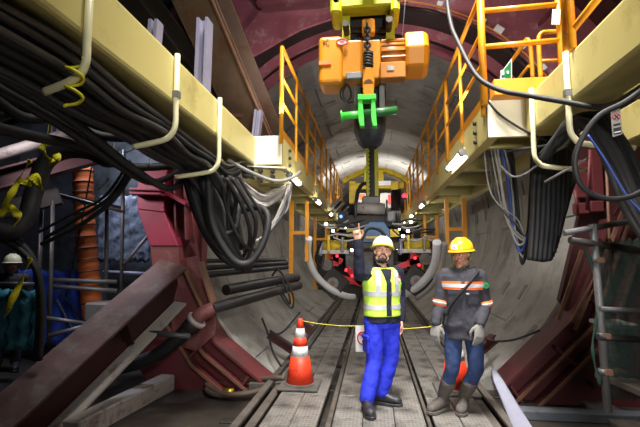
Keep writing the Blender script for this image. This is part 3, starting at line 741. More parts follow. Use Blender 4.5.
def drum_unit(lb, x0, x1, y0, y1, Y):
    t = thing('segment_crane_head', lb, 'machine', aY((x0+x1)/2, y1, Y))
    MB().cyl(aY(x0, (y0+y1)/2, Y), aY(x1, (y0+y1)/2, Y), (y1-y0)/2*Y/FPX, 20).build('drum', 'yellow', t)
    pb(x0-2, x1+2, y1-2, y1+2, Y-.2, .5, 'bed_plate', 'white_worn', t)
    pb(x0+3, x0+6, y0-5, y1, Y-.25, .1, 'bracket', 'yellow', t); pb(x1-6, x1-3, y0-3, y1, Y-.25, .1, 'bracket', 'grey_steel', t)
    pb(x0-6, x0-1, y0+1, y1+4, Y-.1, .3, 'motor', 'violet_steel', t, .04)
drum_unit('yellow lifting drum unit left of the raised hand', 324, 347, 240, 252, 9.2)
drum_unit('yellow lifting drum unit between the two men', 404, 429, 240, 251, 9.2)
pb(400, 440, 238.5, 241, 9.3, .4, 'cable_tray', 'white_worn', None, 0)
o = bpy.data.objects['cable_tray']; tag(o, 'pale cable tray running over the right lifting drum', 'tray')
# curved white hoses hugging the lining
def chose(pts, Y0, Y1, r, m, lb, name='hose'):
    n_ = len(pts); tag(MB().tube(cat_spline([aY(x, y, Y0+(Y1-Y0)*i/(n_-1)) for i, (x, y) in enumerate(pts)], 6), r, 12).build(name, m), lb, 'hose')
chose([(309, 238), (308, 252), (312, 268), (321, 281), (334, 291), (346, 296), (354, 297)], 8.6, 10, .07, 'white_plastic', 'fat white hose curving down the left lining to the walkway')
chose([(437, 242), (436, 258), (431, 272), (420, 285), (409, 292), (399, 297)], 8.6, 10, .085, 'white_plastic', 'fat white hose curving down the right lining behind the yellow-helmet man')
chose([(445, 243), (443, 262), (437, 278), (428, 290), (417, 298)], 8.3, 9.5, .05, 'grey_cable', 'thinner grey hose outside the fat white one on the right')
chose([(322, 240), (318, 250), (316, 260), (321, 266), (324, 256)], 8.6, 9, .03, 'black_rubber', 'black hose looping beside the fat white hose on the left')
# cradles with red light put into their bar colour, and dark rollers
def cradle(lb, bars, plates, Y):
    t = thing('cradle_frame', lb, 'frame', aY(plates[0][0], plates[0][3], Y))
    for p, q in bars: MB().bar(aY(*p, Y), aY(*q, Y), .13, .13).build('bar', 'red_light_paint', t)
    for x0, x1, y0, y1 in plates: pb(x0, x1, y0, y1, Y+.3, .2, 'plate', 'dark_steel', t)
    return t
c1 = cradle('segment cradle with painted-in red light on its bars left of the pointing man', [((347, 268), (362, 284)), ((343, 278), (362, 284)), ((330, 255), (342, 262)), ((336, 252), (336, 266))], [(318, 333, 262, 290), (342, 362, 284, 298)], 10.5)
c2 = cradle('segment cradle with painted-in red light on its bars between the men', [((397, 268), (412, 262)), ((413, 252), (413, 268)), ((418, 255), (417, 268)), ((409, 262), (420, 260))], [(404, 424, 270, 288), (396, 408, 262, 284)], 10.5)
def diamond(lb, px, py, Y, r, m='grey_steel'):
    t = thing('clamp_plate', lb, 'plate', aY(px, py+14, Y))
    c = aY(px, py, Y); MB().box(c, (r*1.3, .08, r*1.3), M.Rotation(.7, 3, 'Y')).build('plate', 'dark_steel', t, bev=.02)
    MB().cyl(c+V((0, -.1, 0)), c+V((0, .05, 0)), r*.3, 18).build('hub', m, t); MB().cyl(c+V((0, -.13, 0)), c+V((0, .05, 0)), r*.14, 14).build('bolt', 'rust_edge', t)
diamond('dark diamond-shaped clamp plate with round hub, left of the men', 333, 283, 9.6, .42)
diamond('dark diamond-shaped clamp plate with round hub, between the men', 416, 281, 9.6, .42)
for k, (x, y, Y) in enumerate(((346, 270, 10.2), (337, 256, 10.3), (352, 276, 10.2), (415, 258, 10.2), (419, 265, 10.2))):
    tag(MB().box(aY(x, y, Y), (.045, .04, .06)).build('warning_lamp', 'lamp_red'), 'small glowing red warning lamp on the segment cradle', 'lamp', 'red warning lamps')
for k, (x, y) in enumerate(((353, 261), (425, 259), (327, 265))):
    t = thing('roller', ['steel guide roller close to the raised arm', 'steel guide roller close to the yellow-helmet man', 'steel guide roller close to the left white hose'][k], 'roller', aY(x, y, 9.3))
    c = aY(x, y, 9.3); MB().cyl(c+V((0, -.1, 0)), c+V((0, .1, 0)), .12, 18).build('wheel', 'tube_steel', t); MB().cyl(c+V((0, -.14, 0)), c+V((0, .14, 0)), .04, 12).build('axle', 'rust_edge', t)
# hose reel, control boxes, cable drops
hr = thing('hose_reel', 'ribbed grey hose reel at the end of the left platform', 'reel', aY(338, 214, 10.5))
for k in range(6): MB().cyl(aY(335+k*2.2, 203+k*2.2, 10.5), aY(336+k*2.2, 203.8+k*2.2, 10.5), .19 if k % 2 == 0 else .15, 18).build('rib' if k % 2 == 0 else 'drum', 'white_worn' if k % 2 == 0 else 'black_rubber', hr)
cbx = thing('control_box', 'dark control box with a blue lamp below the hose reel', 'box', aY(342, 222, 9.8))
pb(338, 347, 211, 222, 9.8, .3, 'case', 'dark_steel', cbx)
MB().cyl(aY(341, 216.5, 9.78), aY(341, 216.5, 9.84), .035, 12).build('blue_lamp', 'led_blue', cbx)
cab2 = thing('switch_cabinet', 'white and red switch cabinet behind the yellow portal', 'cabinet', aY(385, 208, 13.2))
pb(380, 391, 193, 208, 13.2, .4, 'case', 'white_worn', cab2); pb(388, 391, 195, 204, 13.15, .05, 'red_panel', 'sign_red', cab2, 0)
cab3 = thing('switch_cabinet', 'small orange and white switch cabinet left of the mast', 'cabinet', aY(362, 208, 13.2))
pb(357, 366, 193, 206, 13.2, .4, 'case', 'white_worn', cab3); pb(360, 365, 194, 200, 13.15, .05, 'orange_panel', 'orange_tape', cab3, 0)
tag(MB().tube(cat_spline([aY(*p, 10.2) for p in ((355, 222), (356, 205), (358, 192), (363, 184), (370, 184))]), .045, 8).build('hose', 'black_rubber'), 'black hose arching up beside the yellow mast', 'hose')
for k in range(7):
    x = 392+k*1.3
    tag(MB().tube(cat_spline([aY(x, 190, 11+.05*k), aY(x+rnd.uniform(-1, 1), 205, 11), aY(x+rnd.uniform(-2, 2), 228, 11)]), .03, 6).build('cable', 'black_rubber'), 'black cable hanging in the bunch right of the yellow mast', 'cable', 'cables hanging right of the mast')
t = thing('red_beacon', 'small red beacon lamp on the far right railing', 'lamp', aY(404.5, 196, 10.5)); MB().ball(aY(404.5, 196, 10.5), .06).build('lens', 'lamp_red', t); MB().cyl(aY(404.5, 199, 10.5), aY(404.5, 197, 10.5), .04).build('base', 'dark_steel', t)
# crossing services above the heads
for k in range(10):
    x0, y0 = rnd.uniform(318, 345), rnd.uniform(222, 238)
    tag(MB().tube(cat_spline([aY(x0, y0, 9), aY(x0+12, y0+rnd.uniform(-3, 7), 9), aY(x0+28, y0+rnd.uniform(-4, 4), 9.2)]), .022, 6).build('cable', rnd.choice(['black_rubber', 'mid_cable', 'grey_cable'])), 'slack service cable crossing left of the blue machine', 'cable', 'service cables left of the blue machine')
for k in range(10):
    x0, y0 = rnd.uniform(390, 412), rnd.uniform(222, 238)
    tag(MB().tube(cat_spline([aY(x0, y0, 9), aY(x0+10, y0+rnd.uniform(-3, 7), 9), aY(x0+24, y0+rnd.uniform(-4, 4), 9.2)]), .022, 6).build('cable', rnd.choice(['black_rubber', 'mid_cable', 'grey_cable'])), 'slack service cable crossing right of the blue machine', 'cable', 'service cables right of the blue machine')
for k, (x, y) in enumerate(((326, 224), (333, 231), (352, 250), (397, 248), (408, 231), (411, 222), (403, 236))):
    t = thing('lamp_or_lit_gap', 'small white work lamp ' + ['under the hose reel', 'above the left drum unit', 'beside the raised hand', 'just right of the white helmet', 'under the right platform, lower one', 'under the right platform, upper one', 'right of the blue machine'][k], 'lamp', aY(x, y, 8.9), 'small work lamps')
    MB().ball(aY(x, y, 8.9), (.034, .03, .03)).build('bulb', 'lamp_small', t); MB().cyl(aY(x, y, 8.92), aY(x, y, 9.05), .035, 10).build('housing', 'grey_steel', t)
bs = thing('back_up_machine', 'dark backup machine filling the far end of the tunnel', 'machine', (0, 17.5, GZ))
MB().bb(-1.0, 1.0, 17.5, 20, .1, 2.55).build('body', 'dark_steel', bs); MB().bb(-1.05, 1.05, 17.3, 17.5, 2.3, 2.6).build('beam', 'yellow', bs)
for x in (-.9, -.2, .6): MB().bb(x-.2, x+.2, 17.35, 17.5, .9, 1.7).build('panel', 'grey_steel', bs)
# ================================================================ CABLES
def cable(pts, r, m, lb, grp=None, n=6, sides=8, name='cable'):
    return tag(MB().tube(cat_spline(pts, n), r, sides).build(name, m), lb, 'cable', grp)
# bundle in the left hooks
for k in range(30):
    ox, oz = rnd.uniform(-.32, .0), rnd.uniform(0, .12)
    r = rnd.choice([.016, .02, .024, .03, .034])
    m = rnd.choice(['black_rubber', 'black_rubber', 'black_rubber', 'mid_cable'])
    if oz > .09 and ox > -.2: m = 'grey_cable' if k % 3 == 0 else 'mid_cable'
    def q(y, dz, dx=0): return V((-1.5+ox*(1+.25*(3.8-y)*.3)+dx+rnd.uniform(-.02, .02), y+rnd.uniform(-.05, .05), dz+oz*(1+.4*rnd.random())))
    pts = [q(.5, 2.46), q(1.2, 2.47), q(1.9, 2.5), q(2.4, 2.46), q(2.88, 2.46), q(3.3, 2.41), q(3.77, 2.40)]
    if k % 2: pts += [q(4.3, 2.38), q(4.9, 2.55), q(5.6, 2.62)]
    else: pts += [q(4.15, 2.25), q(4.45, 1.95, .05), q(4.6, 1.6, .1)]
    cable(pts, r, m, 'cable in the thick bundle carried by the left hooks', 'cables in the left hooks')
for k in range(4):
    x, z = -1.85-rnd.random()*.5, 2.46+rnd.random()*.16
    pts = [V((x+rnd.uniform(-.05, .05), y, z-.1*math.sin(y*1.4+k)-.04*y+rnd.uniform(-.03, .03))) for y in (.8, 1.6, 2.4, 3.2, 3.8)]+[V((-1.9-.03*k, 4.5, 2.62)), V((-1.88-.03*k, 5.0, 2.86))]
    cable(pts, rnd.choice([.026, .032, .04]), 'black_rubber', 'heavy black cable slung left of the hook bundle', 'heavy cables left of the hooks')
def pxc(pts, Y0, Y1): return [aY(x, y, Y0+(Y1-Y0)*i/(len(pts)-1)) for i, (x, y) in enumerate(pts)]
# black loops hanging after the last left hook
loops = [([(208, 168), (209, 195), (212, 222), (222, 245), (236, 262), (250, 262), (262, 245), (268, 225), (266, 212), (255, 207), (235, 213), (222, 220)], .048),
         ([(216, 172), (208, 185), (206, 210), (212, 228), (224, 234), (236, 226), (238, 205), (234, 186), (228, 176), (218, 174)], .04),
         ([(190, 180), (200, 215), (212, 240), (228, 258), (240, 268)], .075), ([(196, 178), (204, 210), (217, 236), (232, 256), (246, 270)], .075), ([(186, 178), (194, 206), (206, 234), (222, 256), (238, 266)], .07),
         ([(202, 178), (211, 208), (224, 236), (238, 258), (250, 268)], .07), ([(192, 172), (198, 200), (208, 226), (226, 250), (244, 262)], .07),
         ([(228, 180), (236, 200), (232, 230), (240, 256), (247, 266)], .03), ([(232, 178), (246, 200), (256, 222), (252, 246), (246, 262)], .028),
         ([(238, 176), (250, 196), (262, 216), (264, 240), (252, 258)], .022), ([(226, 178), (244, 210), (250, 240), (240, 262)], .026),
         ([(222, 176), (226, 206), (240, 240), (256, 250), (266, 236)], .026), ([(230, 176), (228, 214), (232, 244), (242, 264)], .03)]
for k, (p, r) in enumerate(loops):
    lb = {0: 'fattest black hose loop hanging beyond the last left hook', 1: 'round loop of black hose tied at the last left hook'}.get(k, 'black cable drooping in the tangle beyond the last left hook')
    cable(pxc(p, 4.0+.06*(k % 5), 4.6+.05*(k % 4)), r*(.62 if r > .065 else .8), 'black_rubber', lb, None if k < 2 else 'drooping black cables beyond the left hooks', 7, 10)
for k in range(16):
    j = rnd.uniform(-1, 1); s0 = rnd.uniform(0, 20)
    p = [(236+rnd.uniform(-6, 4), 172+rnd.uniform(-4, 4)), (247+j*3, 186+s0*.6), (262+j*3, 194+s0*.75+rnd.uniform(-2, 2)), (276+rnd.uniform(-3, 3), 190+s0*.5), (289+rnd.uniform(-2, 2), 184+rnd.uniform(-2, 3))]
    cable(pxc(p, 4.9, 5.5), rnd.choice([.012, .016, .02]), rnd.choice(['grey_cable', 'grey_cable', 'white_worn']), 'pale grey cable sagging under the left platform end', 'pale cables under the left platform end')
for k in range(9):
    p = [(290+rnd.uniform(-3, 2), 184), (284+rnd.uniform(-3, 3), 204+rnd.uniform(-6, 6)), (273+rnd.uniform(-3, 3), 226+rnd.uniform(-6, 6)), (258+rnd.uniform(-5, 5), 243+rnd.uniform(-4, 6))]
    cable(pxc(p, 5.4, 5.0), rnd.choice([.012, .016]), rnd.choice(['grey_cable', 'white_worn', 'mid_cable']), 'pale grey cable running down from the left platform end into the tangle', 'pale cables falling into the left tangle')
cable(pxc([(228, 160), (250, 172), (275, 181), (292, 178), (300, 172)], 4.4, 5.4), .022, 'grey_cable', 'single light cable curving under the left white end plate')
# far left dark hoses and the taped hose
cable(pxc([(-22, 226), (2, 232), (18, 229), (28, 214), (34, 192), (46, 162), (66, 151), (90, 152), (108, 160), (122, 156)], 3.3, 3.9), .078, 'black_rubber', 'fat black hose arching at far left, wrapped with yellow tape', None, 6, 12)
for k in range(8):
    p = [(-20, -15+k*14+rnd.uniform(-5, 5)), (20+rnd.uniform(-5, 5), 5+k*16), (62+rnd.uniform(-6, 6), 45+k*10.5), (105+rnd.uniform(-5, 5), 80+k*8), (150, 108+k*4.2)]
    cable(pxc(p, 2.3, 3.3), rnd.choice([.022, .028, .036]), 'black_rubber', 'black hose sweeping down from the top left corner', 'hoses at the top left corner', 6, 10)
for k in range(3):
    p = [(-15, 105+k*14), (30, 96+k*9+rnd.uniform(-4, 4)), (70, 80+k*6), (110, 92+k*8), (140, 125+k*6), (160, 150+k*4)]
    cable(pxc(p, 2.5, 3.4), rnd.choice([.02, .026, .03]), rnd.choice(['black_rubber', 'mid_cable']), 'dark cable bowed over the white tube at far left', 'dark cables bowed at far left')
for k in range(3):
    p = [(130+k*3, 160+k*3), (105+k*4, 196+k*2), (70+k*5, 215+k*5), (40+rnd.uniform(-5, 5), 232+k*6)]
    cable(pxc(p, 3.6, 3.8), .014+.004*k, 'black_rubber', 'black cable sagging across the left scaffold', 'cables across the left scaffold')
for k in range(2):
    p = [(-6, 222+k*14), (14+k*4, 238+k*10), (34+k*3, 262+k*9), (40+k*2, 310), (36+k*3, 360)]
    cable(pxc(p, 3.4, 3.7), .03, 'black_rubber', 'black cable hanging at the far left edge', 'cables hanging at the far left edge')
# yellow tape on the arched hose
def strip(pl, Y, w, lb, m='tape_yellow'):
    b = MB(); P = cat_spline([aY(x, y, Y+.03*math.sin(i*2.1)) for i, (x, y) in enumerate(pl)], 6); R = []
    for i, p in enumerate(P):
        d = (P[min(i+1, len(P)-1)]-P[max(i-1, 0)]).normalized(); tw = .9*math.sin(i*.45+w*60)
        n0 = d.cross(V((0, 1, 0))).normalized(); wd = (n0*math.cos(tw)+V((0, 1, 0))*math.sin(tw)).normalized(); th = d.cross(wd)*.002; wd = wd*(w*.5*(1+.15*math.sin(i*1.3)))
        R.append([p-wd-th, p+wd-th, p+wd+th, p-wd+th])
    b.loft(R)
    return tag(b.build('warning_tape', m), lb, 'tape', 'yellow warning tape at far left')
strip([(40, 150), (48, 142), (58, 141), (66, 146)], 3.35, .05, 'yellow warning tape wound over the top of the fat arched hose')
strip([(44, 152), (51, 162), (58, 160), (56, 154)], 3.3, .06, 'knot of yellow warning tape on the arched hose')
strip([(30, 160), (20, 178), (10, 196), (0, 212)], 3.2, .05, 'yellow warning tape slanting from the arched hose to the picture edge')
strip([(24, 185), (32, 176), (42, 187)], 3.15, .09, 'broad scrap of yellow tape around the upright of the arched hose')
strip([(30, 258), (22, 280), (12, 300), (4, 318)], 3.2, .05, 'yellow warning tape hanging in front of the teal tarp')
strip([(-2, 215), (10, 208), (18, 216), (14, 226)], 3.2, .06, 'crumpled yellow tape at the left picture edge')
strip([(60, 72), (52, 110), (46, 140)], 3.0, .016, 'thin yellow rope hanging from the nearest left hook')
# long white tube and red beam far left
tag(MB().cyl(aY(-15, 159, 4.4), aY(102, 124, 5.0), .07, 16).build('pipe', 'white_worn'), 'long white tube slanting up behind the taped black hose', 'pipe')
tag(MB().hbeam(aY(-15, 184, 4.5), aY(110, 150, 5.1), .2, .24).build('steel_beam', 'dark_red'), 'worn red beam below the long white tube at far left', 'beam')
tag(MB().bar(aY(-15, 215, 4.6), aY(60, 196, 5.0), .2, .2).build('steel_beam', 'dark_steel'), 'dark beam below the worn red beam at far left', 'beam')
# ventilation duct: wire-ribbed
vd = thing('ventilation_duct', 'ribbed orange flexible ventilation duct hanging at left', 'duct', aY(90, 312, 6.3))
path = cat_spline([aY(*p, 6.3) for p in ((150, 84), (122, 80), (98, 84), (84, 108), (80, 140), (83, 175), (84, 205), (86, 240), (89, 275), (93, 318))], 12)
MB().tube(path, [.15+.0065*math.sin(i*1.3) for i in range(len(path))], 18).build('skin', 'orange_duct', vd)
for i in range(3, len(path)-2, 4):
    c = path[i]; d = (path[i+1]-path[i-1]).normalized(); a = d.orthogonal().normalized(); e = d.cross(a)
    MB().tube([c+(a*math.cos(2*PI*k/20)+e*math.sin(2*PI*k/20))*.157 for k in range(20)], .009, 6, cyc=True).build('wire_hoop', 'black_rubber', vd)
cable(pxc([(92, 165), (84, 210), (76, 250), (66, 297)], 5.9, 5.9), .012, 'black_rubber', 'thin black cable hanging in front of the orange duct')
# scaffold left
def tube_s(p, q, Y0, Y1, lb, r=.024, m='tube_steel'): return tag(MB().cyl(aY(*p, Y0), aY(*q, Y1), r, 12).build('scaffold_tube', m), lb, 'scaffold tube', 'scaffold tubes')
tube_s((42, 205), (36, 345), 5, 5, 'upright scaffold tube left of the pair by the blue tarp')
tube_s((53, 200), (49, 345), 4.9, 4.9, 'upright scaffold tube right of the pair by the blue tarp')
tube_s((107, 205), (106, 292), 6, 6, 'upright pale scaffold tube right of the orange duct', .03, 'grey_steel')
tube_s((124, 150), (121, 300), 5.6, 5.6, 'tall upright scaffold tube left of the crimson column')
tube_s((52, 280), (117, 282), 5.2, 5.5, 'upper of two level scaffold tubes crossing the duct', .03)
tube_s((50, 286), (117, 291), 5.2, 5.5, 'lower of two level scaffold tubes crossing the duct', .03)
tube_s((-5, 284), (36, 284), 4.8, 5, 'level scaffold tube in front of the man at far left')
tube_s((46, 318), (88, 324), 4.6, 4.9, 'low level scaffold tube above the red strut')
tube_s((48, 336), (100, 322), 4.4, 4.8, 'slanting scaffold tube just above the red strut')
tube_s((124, 264), (148, 236), 5.5, 5.7, 'short slanting scaffold tube beside the crimson column')
tube_s((60, 195), (125, 212), 5.4, 5.6, 'scaffold tube carrying the plank left of the crimson column')
tag(MB().bar(aY(60, 196, 5.6), aY(122, 209, 5.9), .4, .05).build('scaffold_board', 'timber'), 'grey scaffold board left of the crimson column', 'board')
tag(MB().bb(aY(84, 306, 5.2).x, aY(108, 306, 5.2).x, 5.2, 5.6, aY(84, 322, 5.2).z, aY(84, 303, 5.2).z).build('steel_box', 'grey_steel', bev=.02), 'grey steel box standing at the foot of the orange duct', 'box')
def tarp(name, m, x0, x1, y0, y1, Y, lb, amp=.08, nx=16, nz=10):
    P, Q = aY(x0, y0, Y), aY(x1, y1, Y); b = MB(); g = []
    for i in range(nx+1):
        g.append([b.bm.verts.new((P.x+(Q.x-P.x)*i/nx, Y+amp*math.sin(i*1.7)*(.5+.5*j/nz)+amp*.5*math.sin(j*1.9+i*.6), P.z+(Q.z-P.z)*j/nz+.02*math.sin(i*2.1))) for j in range(nz+1)])
    for i in range(nx):
        for j in range(nz):
            f = b.bm.faces.new((g[i][j], g[i][j+1], g[i+1][j+1], g[i+1][j])); f.smooth = True
    o = b.build(name, m); md = o.modifiers.new('thick', 'SOLIDIFY'); md.thickness = .006
    return tag(o, lb, 'tarp' if 'tarp' in name else 'net')
tarp('tarp', 'blue_tarp', 12, 80, 270, 345, 6.7, 'blue tarp hung over the fence at left', .06)
tarp('tarp', 'teal_tarp', -6, 40, 290, 350, 5.6, 'teal tarp hung on the scaffold at far left', .08)
tarp('wall_tarp', 'sheeting', 100, 150, 196, 262, 6.9, 'pale crumpled sheeting lit up on the shaft wall left of the crimson column', .03, 22, 16)
tube_s((57, 300), (78, 340), 6.5, 6.5, 'thin pale stay in front of the blue tarp', .016, 'grey_steel')
tube_s((60, 292), (80, 318), 6.4, 6.4, 'dark stay in front of the blue tarp', .016, 'dark_steel')
tube_s((104, 272), (150, 274), 6.6, 6.6, 'level tube at the foot of the pale sheeting', .03, 'violet_steel')
for k, (p, q) in enumerate((((150, 166), (140, 130)), ((112, 156), (108, 128)), ((126, 152), (140, 148)), ((108, 178), (98, 190)))):
    cable([aY(*p, 3.9), aY((p[0]+q[0])/2+4, (p[1]+q[1])/2-2, 3.9), aY(*q, 3.9)], .008, 'grey_cable', 'thin pale wire poking from the dark hoses at left', 'thin pale wires at left')
# ================================================================ RIGHT SIDE CABLES
cable(pxc([(447, -8), (448, 8), (452, 28), (460, 46), (468, 62), (480, 79), (500, 90), (525, 95), (560, 101), (595, 107), (614, 104), (628, 96), (650, 82)], 4.3, 2.6), .021, 'black_rubber', 'black hose sweeping from top centre across the right white end plate', None, 7, 10)
cable(pxc([(650, 84), (625, 102), (600, 115), (584, 135), (575, 158), (578, 180), (590, 193), (610, 199), (632, 196), (650, 186)], 2.5, 2.7), .016, 'black_rubber', 'big loop of black cable at the right edge behind the tag', None, 7, 10)
cable(pxc([(482, 92), (497, 112), (520, 128), (545, 140), (575, 150)], 4.1, 4.0), .011, 'black_rubber', 'thin black wire hanging across the right white end plate')
for k in range(16):
    a = k/15
    p = [(541+a*4, 158+rnd.uniform(-4, 3)), (556+a*4, 140+rnd.uniform(-4, 4)), (568+a*10, 122+rnd.uniform(-5, 8)), (585+a*22, 130+rnd.uniform(-6, 6)-a*14), (606+a*22, 165+rnd.uniform(-4, 4)-a*20), (624+a*22, 205-a*20+rnd.uniform(-4, 4)), (650+a*20, 248-a*24)]
    cable(pxc(p, 3.6, 2.9), rnd.choice([.012, .016, .024, .03]), rnd.choice(['black_rubber', 'black_rubber', 'mid_cable']), 'cable in the thick bundle curving down at the right edge', 'cables curving down at right edge')
cable(pxc([(588, 135), (604, 158), (620, 185), (632, 202), (648, 218)], 3.05, 2.85), .007, 'blue_cable', 'single blue cable in the bundle at the right edge')
for k in range(26):
    x = 536+k*1.55; Y = 4.35+.12*(k % 3)
    bot = 262-abs(k-7)*.25-(max(0, k-12)**1.6)*1.25
    sway = -6*(1-k/25)
    p = [(x+4-.3*k+3, 136), (x+sway*.2, 175), (x+sway*.6-.05*k, 175+(bot-175)*.6), (x+sway-.25*k, bot)]
    cable(pxc(p, Y, Y), .03, rnd.choice(['black_rubber', 'black_rubber', 'bag_black']), 'black cable in the wide curtain hanging under the right platform', 'curtain of black cables on the right')
for k in range(9):
    x = 484+k*3.4; d = 190+k*5.5+rnd.uniform(-4, 4)
    p = [(x, 148), (x+6+rnd.uniform(-2, 2), 185), (x+14-k*.5, d+10), (515+k*1.1+rnd.uniform(-2, 2), 264-abs(k-7)*6.5), (526+k*.4, 235), (529+k*.6, 195), (531+k*.7, 150)]
    cable(pxc(p, 4.7, 4.5), rnd.choice([.008, .012, .016]), rnd.choice(['blue_cable'] if k == 5 else ['black_rubber', 'mid_cable', 'grey_cable']), 'thin cable hanging in a loop left of the right cable curtain', 'thin looped cables left of the curtain')
for k in range(9):
    p = [(540+k, 160+rnd.uniform(-3, 3)), (552, 150+rnd.uniform(-5, 5)), (566, 140+rnd.uniform(-6, 6)), (580, 128+rnd.uniform(-4, 4))]
    cable(pxc(p, 4.1, 3.3), .012, rnd.choice(['mid_cable', 'black_rubber']), 'cable lying across the two right hooks', 'cables across the right hooks')
cable(pxc([(508, 151), (530, 148), (560, 143), (585, 134)], 4.3, 3.4), .012, 'mid_cable', 'grey cable stretched behind the right hook')
cable(pxc([(500, 165), (512, 176), (525, 174), (540, 163)], 4.3, 4.2), .01, 'grey_cable', 'light cable sagging beneath the right platform corner')
tag(MB().cyl(aY(545, 182, 3.8), aY(588, 158, 3.4), .01, 8).build('rod', 'grey_cable'), 'thin pale rod slanting across the cable curtain', 'rod')
# tag plate
tg = thing('cable_tag', 'grey cable tag with a prohibition mark hanging at right', 'tag', aY(616, 136, 2.6))
A, B, C_, D = [aY(x, y, 2.6) for x, y in ((611, 109), (620, 107), (622.5, 134), (613, 137))]
MB().prism([A, B, C_, D], (0, .006, 0)).build('plate', 'grey_cable', tg)
cc = (A+B+C_+D)/4; ux = (B-A); uz = (A-D)
def tq(u0, u1, v0, v1, name, m, dy=-.003):
    f = lambda u, v: D+ux*u+uz*v+V((0, dy, 0))
    return MB().prism([f(u0, v0), f(u1, v0), f(u1, v1), f(u0, v1)], (0, .002, 0)).build(name, m, tg)
tq(.08, .92, .06, .30, 'black_panel', 'black_ink'); tq(.12, .88, .36, .44, 'print_line', 'black_ink'); tq(.15, .85, .12, .16, 'print_line', 'white_plastic', -.005)
c0 = D+ux*.5+uz*.68+V((0, -.004, 0))
MB().tube([c0+V((.02*math.cos(k*PI/8), 0, .02*math.sin(k*PI/8))) for k in range(16)], .003, 5, cyc=True).build('ring_mark', 'sign_red', tg)
b = MB(); b.tube([c0+V((-.014, 0, .014)), c0+V((.014, 0, -.014))], .003, 5); b.tube([c0+V((.012, 0, .012)), c0+V((-.012, 0, -.014))], .003, 5); b.build('cross_mark', 'black_ink', tg)
# ================================================================ RIGHT SCAFFOLD
tube_s((593, 224), (608, 412), 3.6, 3.6, 'upright scaffold tube holding the green net at right', .028, 'grey_steel')
tube_s((564, 233), (648, 218), 3.55, 3.7, 'upper of two crossing scaffold tubes at right', .024)
tube_s((570, 240), (650, 252), 3.55, 3.7, 'lower of two crossing scaffold tubes at right', .028, 'dark_steel')
tube_s((598, 337), (650, 340), 3.55, 3.7, 'level scaffold tube over the grey box at lower right', .024, 'dark_steel')
tube_s((600, 309), (650, 311), 3.55, 3.6, 'level yellowish scaffold tube across the green net', .02)
for k, (x, y) in enumerate(((596, 260), (602, 336), (604, 372))):
    t = thing('scaffold_clamp', f'steel scaffold clamp on the right upright, {["top", "middle", "lowest"][k]} one', 'clamp', aY(x, y, 3.6), 'scaffold clamps')
    MB().cyl(aY(x, y+3, 3.6), aY(x, y-3, 3.6), .042, 12).build('collar', 'tube_steel', t); MB().box(aY(x+4, y, 3.57), (.05, .05, .04)).build('bolt_block', 'rust_edge', t)
tarp('green_net', 'green_net', 598, 660, 240, 400, 3.75, 'green debris net hung on the right scaffold', .02)
tag(MB().tube(cat_spline(pxc([(585, 246), (590, 262), (597, 280), (598, 310), (593, 340), (594, 360), (600, 385)], 3.6, 3.6)), [.007+.007*math.sin(i*.4)**2 for i in range(37)], 8).build('net_edge', 'net_green'), 'gathered edge of the green net tied along the scaffold upright', 'net')
tag(MB().cyl(aY(606, 160, 5.0), aY(612, 300, 5.0), .014, 8).build('bar', 'rust_edge'), 'thin rusty upright bar behind the right scaffold', 'bar')
for k, (p, q) in enumerate((((614, 215), (625, 195)), ((578, 216), (575, 190)), ((587, 210), (590, 150)))): tag(MB().cyl(aY(*p, 5.2), aY(*q, 5.2), .018, 8).build('steel_bar', 'red_steel'), ['short red bar slanting behind the right scaffold', 'short red bar beside the concrete edge at right', 'upright red bar behind the right cables'][k], 'bar')
# red braces behind the scaffold
for k, (p, q) in enumerate((((582, 250), (558, 320)), ((597, 275), (572, 322)), ((640, 170), (575, 330)))):
    tag(MB().bar(aY(*p, 5.42), aY(*q, 5.42), .03, .04).build('steel_strip', 'rust_edge'), ['left', 'middle', 'right'][k]+'most of the slanting rusty strips on the right red ring', 'strip')
tag(MB().prism([aY(x, y, 5.7) for x, y in ((580, 120), (660, 120), (660, 330), (600, 360), (560, 300), (580, 215))], (0, .1, 0)).build('red_hoarding', 'dark_red'), 'dark red panel wall behind the right scaffold', 'panel')
for k, (x0, x1, y0, y1) in enumerate(((574, 589, 160, 198), (590, 604, 150, 196), (574, 589, 203, 214), (590, 604, 201, 212))):
    P, Q = aY(x0, y0, 5.62), aY(x1, y1, 5.62); tag(MB().bb(P.x, Q.x, 5.6, 5.68, Q.z, P.z).build('panel_plate', 'red_steel', bev=.01), ['upper left', 'upper right', 'lower left', 'lower right'][k]+' small dull red plate on the panel behind the right cables', 'plate', 'dull red plates behind the right cables')
# timber and box
tag(MB().bar(aZ(578, 392, -.12), aZ(650, 440, -.12), .28, .05).build('timber_board', 'timber', bev=.006), 'broad timber board lying on the floor at lower right', 'board')
tag(MB().bar(aY(606, 372, 3.9), aY(655, 392, 3.6), .3, .05).build('timber_board', 'timber', bev=.006), 'timber board resting on the scaffold at the right edge', 'board')
t = thing('plastic_crate', 'pale grey crate hanging behind the green net', 'crate', aY(625, 365, 4.0))
P, Q = aY(611, 328, 4.0), aY(640, 365, 4.0)
MB().loft([[V((x0, y, z)) for x0, y in ((P.x+k, 4), (Q.x-k, 4), (Q.x-k, 4.3), (P.x+k, 4.3))] for k, z in ((.06, Q.z), (0, P.z))], smooth=False).build('body', 'grey_steel', t); MB().bb(P.x-.02, Q.x+.02, 3.97, 4.33, P.z, P.z+.03).build('rim', 'grey_cable', t)
cable([aZ(566, 398, GZ+.05), aZ(568, 390, .0)+V((0, 0, .1)), aZ(575, 388, 0)+V((0, 0, .15)), aZ(590, 392, 0)+V((0, 0, .1)), aZ(598, 398, GZ+.05)], .03, 'black_rubber', 'black hose humping over the floor at lower right')
tag(MB().bb(1.5, 3.6, 4.9, 5.05, GZ, GZ+.1).build('concrete_kerb', 'rough_concrete', bev=.01), 'low dark concrete kerb under the right red ring', 'kerb')
